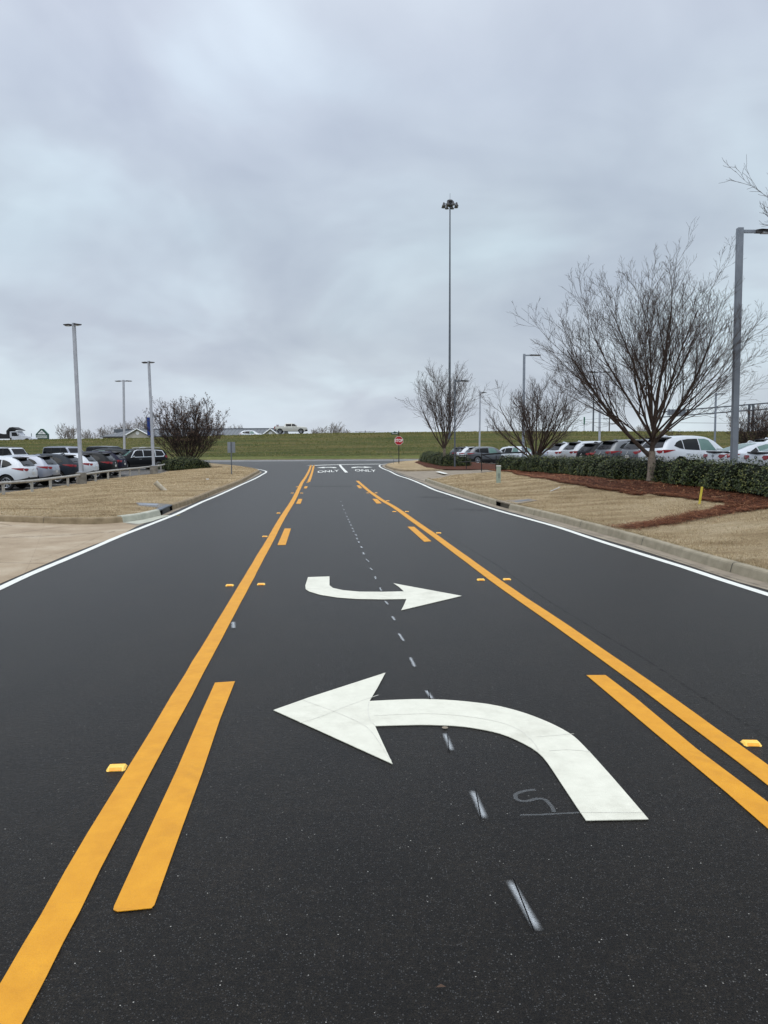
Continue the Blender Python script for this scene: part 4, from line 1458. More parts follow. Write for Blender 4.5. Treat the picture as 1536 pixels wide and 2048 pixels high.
# fastback sedan with a lip on the boot
def sedan_spec(mat):
    sp = dict(mat=mat, roof=1.42, rw=0.68, wr=0.34, ww=0.235, wheels=(-1.38, 1.42), clad=0.10, sm=2,
        top=[(-2.36, 0.80), (-2.35, 0.95), (-2.30, 1.03), (-2.10, 1.05), (-1.8, 1.10), (-1.2, 1.30), (-0.7, 1.395), (-0.2, 1.42), (0.2, 1.40), (0.6, 1.28), (1.05, 1.03), (1.2, 0.97), (1.8, 0.88), (2.2, 0.74), (2.36, 0.56)],
        bot=[(-2.36, 0.42), (-2.2, 0.30), (-1.9, 0.22), (1.7, 0.18), (2.2, 0.2), (2.36, 0.32)],
        belt=[(-2.36, 1.00), (-1.6, 1.0), (-0.6, 0.95), (0.7, 0.90), (1.2, 0.88), (2.36, 0.80)],
        hw=[(-2.36, 0.62), (-2.32, 0.76), (-2.2, 0.86), (-1.9, 0.92), (-1.4, 0.93), (-0.3, 0.90), (0.7, 0.90), (1.4, 0.925), (1.9, 0.90), (2.2, 0.78), (2.36, 0.52)],
        mirror=(0.62, 0.98), handles=((-0.85, 0.82), (0.18, 0.79)),
        side=[('window', [(0.72, 0.94), (0.0, 0.955), (0.0, 1.345), (0.22, 1.335), (0.46, 1.22)], 'greenglass'),
              ('window', [(-0.06, 0.955), (-0.95, 0.99), (-1.0, 1.24), (-0.62, 1.33), (-0.06, 1.35)], 'greenglass'),
              ('window', [(-1.0, 1.0), (-1.36, 1.06), (-1.05, 1.22)], 'glass')],
        rear=[('rear_window', [(-0.60, 1.10), (-0.50, 1.30), (-0.44, 1.36), (0.44, 1.36), (0.50, 1.30), (0.60, 1.10)], 'greenglass'),
              ('number_plate', [(-0.16, 0.56), (-0.16, 0.69), (0.16, 0.69), (0.16, 0.56)], 'plate'),
              ('bumper_insert', [(-0.58, 0.36), (-0.5, 0.48), (0.5, 0.48), (0.58, 0.36)], 'plastic')],
        rear2=[('taillight', [(0.34, 0.90), (0.52, 0.80), (0.80, 0.92), (0.82, 0.97), (0.40, 0.965)], 'tail')],
        side2=[('taillight', [(-2.26, 0.84), (-2.08, 0.90), (-1.78, 0.975), (-1.8, 0.99), (-2.26, 0.98)], 'tail')],
        front=[('windshield', [(-0.66, 1.0), (-0.5, 1.33), (0.5, 1.33), (0.66, 1.0)], 'greenglass')],
        front2=[('headlight', [(0.50, 0.62), (0.48, 0.70), (0.74, 0.76), (0.76, 0.66)], 'lamp')])

    def lip(t, bvh):
        vs = []
        for y in (-0.74, -0.4, 0, 0.4, 0.74):
            k = (abs(y) / 0.74) ** 2
            vs += [(-2.18 + 0.09 * k, y, 1.035), (-2.37 + 0.20 * k, y, 1.085), (-2.38 + 0.20 * k, y, 1.065), (-2.30 + 0.16 * k, y, 1.0)]
        fs = []
        for i in range(4):
            for j in range(4): fs.append((i * 4 + j, i * 4 + (j + 1) % 4, (i + 1) * 4 + (j + 1) % 4, (i + 1) * 4 + j))
        fs += [(0, 1, 2, 3), (16, 17, 18, 19)]
        MB().add(vs, fs).build('spoiler', M['black'], t, smooth=True)
        e = bvh.ray_cast(Vector((-5, 0, 0.90)), Vector((1, 0, 0)))[0]
        MB().lathe([(0.035, 0.0), (0.045, 0.012), (0.055, 0.0)], 16, Matrix.Translation(e - Vector((0.012, 0, 0))) @ Matrix.Rotation(-PI / 2, 4, 'Y')).build('badge', M['black'], t)
        MB().tube([(-0.95, 0, 1.39), (-0.88, 0, 1.45), (-0.76, 0, 1.44), (-0.68, 0, 1.41)], [0.02, 0.03, 0.02, 0.008], 6).build('antenna', sp['mat'], t, smooth=True)
    sp['extra'] = [lip]
    return sp


# boxy off-roader with upright glass
def boxy_spec(mat, roofmat):
    sp = dict(mat=mat, roof=1.84, rw=0.86, wr=0.41, ww=0.26, wheels=(-1.42, 1.50), clad=0.18, sm=1, gap=0.09,
        top=[(-2.25, 0.9), (-2.24, 1.12), (-2.18, 1.25), (-2.10, 1.78), (-1.95, 1.83), (-0.8, 1.85), (0.38, 1.82), (0.50, 1.74), (0.86, 1.22), (0.95, 1.18), (1.8, 1.14), (2.15, 1.10), (2.24, 0.98), (2.25, 0.8)],
        bot=[(-2.25, 0.52), (-2.1, 0.42), (-1.8, 0.34), (1.8, 0.33), (2.15, 0.42), (2.25, 0.5)],
        belt=[(-2.25, 1.16), (0.9, 1.14), (2.25, 1.02)],
        hw=[(-2.25, 0.80), (-2.2, 0.88), (-2.0, 0.94), (0, 0.93), (1.8, 0.95), (2.1, 0.90), (2.22, 0.80), (2.25, 0.74)],
        mirror=(0.62, 1.26), handles=((-0.78, 1.03), (0.25, 1.03)), handlemat=M['black'], mirrormat=M['black'],
        side=[('window_trim', [(0.76, 1.14), (-2.07, 1.14), (-2.02, 1.75), (0.38, 1.75)], 'plastic'),
              ('window', [(0.66, 1.17), (-0.10, 1.17), (-0.10, 1.70), (0.36, 1.70)], 'glass'),
              ('window', [(-0.20, 1.17), (-1.12, 1.17), (-1.12, 1.70), (-0.20, 1.70)], 'glass'),
              ('window', [(-1.22, 1.17), (-2.02, 1.17), (-1.98, 1.70), (-1.22, 1.70)], 'glass')],
        rear=[('rear_window', [(-0.74, 1.26), (-0.66, 1.70), (0.66, 1.70), (0.70, 1.28)], 'glass')],
        rear2=[('taillight', [(0.70, 0.85), (0.70, 1.10), (0.80, 1.10), (0.80, 0.85)], 'tail')],
        front=[('windshield', [(-0.74, 1.24), (-0.70, 1.70), (0.70, 1.70), (0.74, 1.24)], 'glass'), ('grille', [(-0.6, 0.8), (-0.6, 1.0), (0.6, 1.0), (0.6, 0.8)], 'plastic')])

    def top_(t, bvh):
        vs, fs = [], []
        poly = [(-2.08, -0.72), (-2.08, 0.72), (0.36, 0.72), (0.42, 0.4), (0.42, -0.4), (0.36, -0.72)]
        decal('roof_panel', bvh, poly, 'T', roofmat, t, 0.02, 0.2)
        MB().lathe([(0.20, 0.0), (0.36, 0.0), (0.385, 0.06), (0.385, 0.16), (0.34, 0.21), (0.2, 0.20), (0, 0.18)], 24, Matrix.Translation((-2.22, 0.0, 1.05)) @ Matrix.Rotation(-PI / 2, 4, 'Y')).build('spare_wheel', M['tyre'], t, smooth=True)
        for s in (-1, 1):
            for wx in sp['wheels']:
                pts = []
                for a in range(0, 181, 15):
                    pts.append((wx + math.cos(R(a)) * 0.52, s * 0.955, 0.41 + math.sin(R(a)) * 0.52))
                MB().tube(pts, 0.035, 6).build('wheel_flare', M['plastic'], t, smooth=True)
    sp['extra'] = [top_]
    return sp


# older tall SUV with bright window surround
def old_suv_spec(mat):
    sp = suv_spec(mat)
    sp.update(roof=1.70, rw=0.74, wheels=(-1.40, 1.43),
        top=[(-2.38, 0.88), (-2.36, 1.05), (-2.30, 1.16), (-2.12, 1.44), (-1.98, 1.60), (-1.80, 1.65), (-1.0, 1.70), (0.0, 1.70), (0.38, 1.66), (0.8, 1.45), (1.16, 1.20), (1.28, 1.15), (1.8, 1.10), (2.15, 1.02), (2.32, 0.86), (2.38, 0.64)],
        side=[('window', [(0.80, 1.05), (-0.14, 1.06), (-0.14, 1.56), (0.28, 1.56), (0.46, 1.48)], 'glass'),
              ('window', [(-0.20, 1.06), (-1.14, 1.08), (-1.14, 1.55), (-0.20, 1.57)], 'glass'),
              ('window', [(-1.20, 1.085), (-1.78, 1.10), (-1.92, 1.20), (-1.78, 1.48), (-1.20, 1.55)], 'glass'),
              ('window_trim', [(0.90, 1.00), (-1.84, 1.04), (-2.0, 1.2), (-1.82, 1.535), (-1.0, 1.605), (0.3, 1.60), (0.54, 1.52)], 'chrome')],
        rails=(-1.7, 0.1, 0.62, 1.765), railmat='chrome', handlemat=M['chrome'], mirrormat=M['chrome'])
    sp['rear2'] = [('taillight', [(0.56, 0.95), (0.56, 1.15), (0.84, 1.15), (0.84, 0.95)], 'tail')]
    sp['side2'] = [('taillight', [(-2.26, 0.98), (-2.0, 1.05), (-2.0, 1.14), (-2.24, 1.15)], 'tail')]
    sp['rear'][0] = ('rear_window', [(-0.68, 1.20), (-0.58, 1.55), (0.58, 1.55), (0.68, 1.20)], 'glass')
    sp['extra'] = []
    return sp


# crew cab pickup
def pickup_spec(mat):
    sp = dict(mat=mat, roof=1.86, rw=0.76, wr=0.42, ww=0.27, wheels=(-1.85, 1.80), clad=0.14, sm=1, gap=0.09,
        top=[(-2.92, 0.9), (-2.91, 1.28), (-2.85, 1.32), (-1.12, 1.32), (-1.06, 1.36), (-0.98, 1.78), (-0.8, 1.85), (-0.2, 1.88), (0.45, 1.85), (0.7, 1.75), (1.20, 1.38), (1.30, 1.33), (2.4, 1.26), (2.78, 1.18), (2.90, 1.0), (2.92, 0.8)],
        bot=[(-2.92, 0.58), (-2.7, 0.5), (-2.4, 0.42), (2.2, 0.40), (2.7, 0.44), (2.92, 0.5)],
        belt=[(-2.92, 1.26), (1.2, 1.26), (2.92, 1.12)],
        hw=[(-2.92, 0.90), (-2.85, 0.97), (-2.4, 1.0), (0, 0.99), (2.2, 1.01), (2.6, 0.96), (2.85, 0.86), (2.92, 0.76)],
        mirror=(0.98, 1.38), handles=((-0.55, 1.10), (0.45, 1.10)), mirrormat=M['black'],
        side=[('window', [(1.05, 1.30), (0.22, 1.30), (0.22, 1.73), (0.55, 1.73), (0.70, 1.68)], 'glass'),
              ('window', [(0.12, 1.30), (-0.80, 1.30), (-0.84, 1.71), (0.12, 1.73)], 'glass')],
        rear=[('tailgate', [(-0.78, 0.72), (-0.78, 1.22), (0.78, 1.22), (0.78, 0.72)], 'lamp')],
        rear2=[('taillight', [(0.80, 0.86), (0.80, 1.24), (0.92, 1.24), (0.92, 0.86)], 'tail')],
        side2=[('taillight', [(-2.86, 0.90), (-2.86, 1.24), (-2.66, 1.24), (-2.66, 0.95)], 'tail'), ('bumper', [(2.60, 0.5), (2.60, 0.72), (2.86, 0.72), (2.86, 0.5)], 'plastic'), ('bumper', [(-2.88, 0.58), (-2.88, 0.78), (-2.45, 0.78), (-2.45, 0.58)], 'plastic')],
        front=[('windshield', [(-0.72, 1.42), (-0.62, 1.76), (0.62, 1.76), (0.72, 1.42)], 'glass')])

    def bed(t, bvh):
        MB().box((-1.98, 0, 1.325), (1.62, 1.62, 0.02)).build('bed_opening', M['arch'], t)
    sp['extra'] = [bed]
    return sp


def place(o, x, y, z, rz):
    o.location = (x, y, z); o.rotation_euler = (0, 0, rz)


def recolour(t, mat, keys=('body',), extra=()):
    for ch in t.children:
        st = ch.name.split('.')[0]
        if st in ('body', 'mirror', 'door_handle', 'antenna') + tuple(extra) and len(ch.material_slots):
            if st in ('mirror', 'door_handle') and ch.data.materials[0] in (M['black'], M['chrome']): continue
            ch.material_slots[0].link = 'OBJECT'
            ch.material_slots[0].material = mat


suv = make_car(suv_spec(CP['white']), 'parked_suv', 'x', 'suv')
sed = make_car(sedan_spec(CP['white']), 'parked_car', 'x', 'car')
boxy = make_car(boxy_spec(CP['white'], M['black']), 'off_roader', 'x', 'suv')
olds = make_car(old_suv_spec(CP['black']), 'parked_suv', 'x', 'suv')
pick = make_car(pickup_spec(CP['cream']), 'pickup_truck', 'x', 'pickup truck')
used = set()


def put(proto, color, x, y, z, deg, label, cat=None, group=None, roofcol=None):
    if proto.name in used: o = copy_tree(proto)
    else:
        o = proto; used.add(proto.name)
    place(o, x, y, z, R(deg))
    if proto is suv: o.scale = (1, 1, 1.03)
    if color: recolour(o, CP[color])
    if roofcol:
        for ch in o.children:
            if ch.name.split('.')[0] == 'roof_panel':
                ch.material_slots[0].link = 'OBJECT'; ch.material_slots[0].material = roofcol
    o['label'] = label
    if cat: o['category'] = cat
    if group: o['group'] = group
    elif 'group' in o: del o['group']
    return o


def at_corner(px, Y, X_off=0, ): return (px - CX) / F * Y


GL = 'vehicles parked nose away behind the low rail'
# left row: tails towards the rail.  rear far corner pixel -> position
LROW = [(79, 39.9, 'white', 'white SUV with silver spoked wheels at the start of the low rail row'),
        (124, 42.6, 'silver', 'silver SUV parked between the first white SUV and a slate one'),
        (170, 45.9, 'slate', 'dark slate SUV directly behind the first lamp post footing'),
        (201, 48.5, 'white', 'white SUV just beyond the first lamp post behind the rail'),
        (239, 51.4, 'black', 'black SUV between a white one and a navy one in the rail row'),
        (257, 54.0, 'navy', 'navy SUV at the far end of the rail row, beside a black one')]
for px, Yf, colr, lab in LROW:
    X = (px - CX) / F * Yf
    Yc = Yf - 0.80
    o = put(suv, colr, X - 2.30, Yc, lot_left(X, Yc), 180 + 1, lab, 'suv', GL)
    if colr in ('slate', 'black', 'navy'):
        pass
put(olds, None, -19.6, 61.3, lot_left(-18, 60), 180 + 42, 'black SUV with chrome window trim and roof rails, facing the rail row', 'suv')
p = PY(40, 905, 60)
put(boxy, 'white', (27 - CX) / F * 63, 63, lot_left(0, 62) - 0.02, -14, 'white boxy off-roader with black roof in the back row', 'suv', 'boxy off-roaders in the back row')
put(boxy, 'silver', (142 - CX) / F * 64.5, 64.5, lot_left(0, 64), -22, 'silver boxy off-roader with grey roof between the lamp posts', 'suv', 'boxy off-roaders in the back row', M['signback'])
put(boxy, 'dark', (224 - CX) / F * 69.5, 69.5, lot_left(0, 68) - 0.02, -22, 'dark boxy off-roader farthest back, only its roof showing', 'suv', 'boxy off-roaders in the back row', M['signback'])
put(suv, 'dark', (207 - CX) / F * 60.5, 60.5, lot_left(0, 60), 180 + 20, 'dark SUV with green tinted windscreen behind the rail row', 'suv')

GR = 'vehicles parked behind the long hedge'
RROW = [(1329, 33.0, 'white', 24, 'big white SUV behind the trunk of the large bare tree'),
        (1279, 38.0, 'grey', 18, 'grey SUV partly behind the large tree trunk, beside the big white one'),
        (1222, 41.2, 'grey', 18, 'grey SUV next to the low black one behind the hedge'),
        (1181, 44.4, 'black', 16, 'black SUV between a grey and a white one behind the hedge'),
        (1148, 47.4, 'white', 16, 'white SUV between the black one and another white one behind the hedge'),
        (1118, 50.6, 'white', 16, 'white SUV at the far end of the hedge row beside the middle tree')]


def corner_put(proto, colr, px, Yn, dg_, z, lab, cat):
    X = (px - CX) / F * Yn
    a = R(dg_)
    # near rear corner of the body (its right side faces the road)
    cx = X + 2.22 * math.cos(a) - 0.86 * math.sin(a); cy = Yn + 2.22 * math.sin(a) + 0.86 * math.cos(a)
    put(proto, colr, cx, cy, z, dg_, lab, cat, GR)


for px, Yn, colr, dg_, lab in RROW:
    corner_put(suv, colr, px, Yn, dg_, lot_right(0, Yn) - (0.10 if colr == 'black' else 0), lab, 'suv')
corner_put(sed, 'white', 1457, 28.3, 8, 0.47, 'white sedan with a black boot lip partly behind the tall near lamp post', 'car')
corner_put(sed, 'white', 1549, 25.4, 8, 0.47, 'white sedan at the frame edge with a round badge on its boot', 'car')
put(suv, 'white', 25.6, 49.0, 0.42, 4, 'white SUV with its roof peeking over the frame-edge white sedan', 'suv')
# far end of the lot, seen over the gate
X = (930 - CX) / F * 77
put(suv, 'grey', X + 2.4, 77.8, -0.16, 12, 'grey SUV in profile behind the black gate', 'suv', 'vehicles by the gate')
put(suv, 'white', X + 1.9, 81.0, -0.18, 12, 'white SUV tucked behind the grey one at the gate', 'suv', 'vehicles by the gate')
put(suv, 'dark', X + 1.4, 83.6, -0.18, 12, 'dark SUV hindmost of the three by the gate', 'suv', 'vehicles by the gate')
put(suv, 'white', (1040 - CX) / F * 76, 76.5, -0.14, -52, 'white SUV facing the road behind the slim bare tree and lamp post', 'suv', 'vehicles by the gate')
put(sed, 'silver', (1110 - CX) / F * 74, 74, -0.1, 15, 'small pale car half hidden behind the middle tree', 'car', 'vehicles by the gate')

# ------------------------------------------------------------------ the grassy bank and highway beyond the junction
YT = 131.0
TOPPX = [(-700, 884), (0, 880.5), (110, 878.5), (300, 876), (450, 871), (540, 868.6), (700, 865.8), (850, 864.2), (1000, 862.6), (1440, 863.0), (1536, 863.5), (2300, 866)]
tx = []; tz = []
for a, b in TOPPX:
    q = PY(a, b, YT); tx.append(q.x); tz.append(q.z)


def hill(x, y):
    zt = float(np.interp(x, tx, tz))
    if y < YF + 0.6: return 0.0
    if y < YT:
        t = (y - YF - 0.6) / (YT - YF - 0.6)
        s = t * 0.9 + 0.1 * (1 - math.cos(PI * t)) / 2
        return zt * s + 0.10 * math.sin(x * 0.12 + y * 0.2) * math.sin(PI * t)
    if y < 141: return zt
    if y < 158: return zt - 0.55 * (y - 141) / 17 * (0.6 if x > -10 else 1.0)
    return (zt - 0.55) * (1 - ss(158, 182, y)) + -0.4 * ss(158, 182, y)


xs = np.concatenate([np.linspace(-420, -90, 24), np.linspace(-85, 95, 90), np.linspace(100, 420, 24)])
ys = np.concatenate([np.linspace(YF + 0.55, YT, 22), [133, 137, 141, 146, 152, 158, 164, 170, 176, 182, 190]])
rng = random.Random(3)
vs = []; fs = []
for y in ys:
    for x in xs:
        j = 0.05 if YF + 2 < y < YT - 1 else (0.03 if y < 134 else 0)
        vs.append((x, y, hill(x, y) + rng.uniform(-j, j)))
nx = len(xs)
for i in range(len(ys) - 1):
    for k in range(nx - 1):
        fs.append((i * nx + k, i * nx + k + 1, (i + 1) * nx + k + 1, (i + 1) * nx + k))
o = mesh_obj('embankment_hill', vs, fs, M['hillgrass'])
o.data.polygons.foreach_set('use_smooth', [True] * len(o.data.polygons))
tag(o, kind='structure')
hv = []; hf = []
for i, x in enumerate(xs):
    hv += [(x, 134.5, hill(x, 134.5) + 0.012), (x, 141, hill(x, 141) + 0.012), (x, 157, hill(x, 157) + 0.012)]
for i in range(nx - 1):
    hf += [(i * 3, i * 3 + 3, i * 3 + 4, i * 3 + 1), (i * 3 + 1, i * 3 + 4, i * 3 + 5, i * 3 + 2)]
o = mesh_obj('highway_road', hv, hf, M['oldasphalt'])
tag(o, kind='structure')
# pale green mown strip at the foot of the bank
vst = []
for x in xs: vst += [(x, YF + 0.62, 0.03), (x, YF + 3.4, hill(x, YF + 3.4) + 0.12)]
M['freshgrass'] = grass_mat('fresh_grass', [(78, 88, 44), (98, 102, 58), (122, 118, 78)], 0.2, (0.4, 1, 1), 1.5, 0.1)
o = mesh_obj('verge', vst, [(i * 2, i * 2 + 2, i * 2 + 3, i * 2 + 1) for i in range(nx - 1)], M['freshgrass'])
tag(o, kind='structure')


def hp(px, Y):
    x = PY(px, 870, Y).x
    return x, hill(x, Y)


x, z = hp(582, 136.5)
put(pick, 'cream', x, 136.5, z + 0.10, 3, 'pale gold crew cab pickup driving along the top of the bank', 'pickup truck')
# load on the bed: a white and red piece standing behind the tailgate
x2, z2 = hp(555.5, 136.5)
m = MB().box((0, 0, 0.22), (0.36, 0.7, 0.44), bev=0.05)
o = m.build('cargo_box', M['lamp']); o.location = (x2, 136.5, z2 + 1.36)
b_ = MB().box((0, 0, 0.13), (0.40, 0.74, 0.16), bev=0.02).build('band', M['tail'], o)
tag(o, 'small white and red box standing in the bed of the pickup', 'box')
x, z = hp(503, 150)
put(suv, 'white', x, 150, z - 0.28, 2, 'white SUV on the highway half hidden by the crest of the bank', 'suv')

# dump truck on the crest
x, z = hp(22, 140)
t = thing('dump_truck', 'white and black dump truck driving along the crest at the frame edge', 'truck', (x, 140, z - 0.62))
def tb(nm, mat, *boxes):
    m = MB()
    for c, s in boxes: m.box(c, s, bev=min(s) * 0.12)
    return m.build(nm, mat, t)
wt = M['lamp']
MB().prism([(-6.4, 0.95), (-6.2, 1.78), (-0.25, 1.78), (-0.25, 2.35), (0.35, 2.95), (0.9, 3.02), (2.1, 2.45), (2.05, 2.38), (0.55, 2.55), (0.15, 2.30), (0.15, 0.95)], -1.2, 1.2).build('dump_body', M['plastic'], t)
MB().prism([(-5.2, 1.78), (-4.2, 2.0), (-2.8, 2.02), (-1.8, 1.80)], -1.0, 1.0).build('load', M['arch'], t)
MB().prism([(0.25, 0.7), (0.25, 2.28), (1.65, 2.30), (2.1, 1.55), (3.9, 1.25), (4.35, 0.95), (4.40, 0.55), (0.25, 0.55)], -1.0, 1.0).build('cab', wt, t)
for s in (-1, 1):
    MB().prism([(0.6, 1.40), (0.6, 2.08), (1.45, 2.08), (1.68, 1.60), (1.68, 1.40)], s * 1.0 - 0.008, s * 1.0 + 0.008).build('window', M['glass'], t)
    MB().box((0.42, s * 1.01, 0.95), (0.25, 0.03, 0.35), bev=0.01).build('step', M['black'], t)
    MB().box((1.9, s * 1.25, 1.6), (0.08, 0.12, 0.4), bev=0.02).build('mirror', M['black'], t)
    for wx in (3.3, -3.4, -4.7):
        MB().lathe([(0.0, 0.12), (0.28, 0.14), (0.5, 0.15), (0.52, 0.10), (0.52, -0.10), (0.5, -0.15), (0, -0.15)], 20, Matrix.Translation((wx, s * 0.92, 0.5)) @ Matrix.Rotation(PI / 2, 4, 'X')).build('wheel', M['tyre'], t, smooth=True)

# green monument sign with a pale triangle
x, z = hp(85, 146)
t = thing('monument_sign', 'tall green pointed roadside sign beside the dump truck', 'sign', (x, 146, z - 0.4), R(14))
MB().prism([(-1.05, -0.5), (-1.05, 1.75), (-0.15, 2.75), (0.15, 2.75), (1.05, 1.75), (1.05, -0.5)], -0.75, 0.75).build('body', M['darkgreen'], t)
MB().prism([(-0.75, 1.75), (0, 2.52), (0.75, 1.75)], -0.765, -0.755).build('gable_panel', M['signwhite'], t)
MB().prism([(-0.95, 1.02), (-0.95, 1.52), (0.95, 1.52), (0.95, 1.02)], -0.770, -0.756).build('name_panel', M['plate'], t)
v, f = text_mesh('WINGATE', 0.46)
MB().add([(a * 0.95, -0.78, 1.27 + b) for a, b, c in v], f).build('lettering', M['signgreen'], t)
v, f = text_mesh('W', 0.5)
MB().add([(a, -0.775, 1.98 + b) for a, b, c in v], f).build('emblem', M['signgreen'], t)
x, z = hp(62.8, 142)
o = MB().tube([(0, 0, -0.3), (0, 0, 1.35)], 0.06, 8).build('marker_post', M['darksteel']); o.location = (x, 142, z)
tag(o, 'short dark post between the dump truck and the green pointed sign', 'post')

# ------------------------------------------------------------------ long low building behind the bank
YB = 190.0
pL = PY(199, 873, YB); pR = PY(566, 872, YB)
rz_ = 858.2
ridge = PY(400, rz_, YB + 7)
t = thing('building', 'long low building with a grey ribbed metal roof and two gables behind the bank', 'building', (pL.x, YB, -0.5))
Lx = pR.x - pL.x
ez = PY(300, 872.5, YB).z + 0.5
rz2 = ridge.z + 0.5
MB().box((Lx / 2, 7, ez / 2), (Lx - 1.6, 12.4, ez)).build('wall', M['wallcream'], t)
h0 = 6.2
MB().add([(0, 0, ez), (Lx, 0, ez), (Lx, 14, ez), (0, 14, ez), (h0, 7, rz2), (Lx, 7, rz2), (0, 0, ez - 0.25), (Lx, 0, ez - 0.25), (Lx, 14, ez - 0.25), (0, 14, ez - 0.25)],
         [(0, 1, 5, 4), (1, 2, 5), (2, 3, 4, 5), (3, 0, 4), (0, 6, 7, 1), (1, 7, 8, 2), (2, 8, 9, 3), (3, 9, 6, 0), (6, 9, 8, 7)]).build('roof', M['roof'], t)
MB().box((Lx / 2 + h0 / 2, 7, rz2 + 0.06), (Lx - h0, 0.5, 0.2)).build('ridge_cap', M['darksteel'], t)
MB().box((Lx / 2, -0.06, ez - 0.13), (Lx, 0.12, 0.25)).build('gutter', M['lampdark'], t)
MB().box((PY(243, 860, YB + 7).x - pL.x, 8, rz2 - 0.35), (3.6, 3, 0.9)).build('roof_vent', M['darksteel'], t)
for (gx0, gx1, gap_) in ((250, 300, 268), (523, 559, 541)):
    x0 = PY(gx0, 870, YB - 1).x - pL.x; x1 = PY(gx1, 870, YB - 1).x - pL.x; xm = (x0 + x1) / 2
    za = PY(gap_, 857.8, YB - 1).z + 0.5; zb_ = PY(gap_, 870.5, YB - 1).z + 0.5
    MB().prism([(x0 + 0.4, 0), (x0 + 0.4, zb_), (xm, za - 0.25), (x1 - 0.4, zb_), (x1 - 0.4, 0)], -1.0, 5.5).build('gable_wall', M['wallcream'], t)
    MB().add([(x0, -1.3, zb_ - 0.1), (xm, -1.3, za), (x1, -1.3, zb_ - 0.1), (x0, 6.5, zb_ - 0.1), (xm, 6.5, za), (x1, 6.5, zb_ - 0.1)], [(0, 1, 4, 3), (1, 2, 5, 4)]).build('gable_roof', M['roof'], t)
    MB().tube([(x0, -1.34, zb_ - 0.1), (xm, -1.34, za)], 0.15, 4).build('fascia', M['fascia'], t)
    MB().tube([(x1, -1.34, zb_ - 0.1), (xm, -1.34, za)], 0.15, 4).build('fascia', M['fascia'], t)
    MB().lathe([(0.0, 0), (0.45, 0)], 16, Matrix.Translation((xm, -1.02, zb_ + (za - zb_) * 0.35)) @ Matrix.Rotation(PI / 2, 4, 'X')).build('gable_vent', M['fascia'], t)
x = PY(448, 868, 184).x
o = MB().box((0, 0, 2.6), (2.2, 2, 5.2), bev=0.1).box((0, -1.05, 4.3), (1.9, 0.1, 1.2)).build('utility_shed', M['lampdark']); o.location = (x - 1.0, 184, -0.9)
tag(o, 'small dark shed in front of the long roof, behind the bush', 'shed')

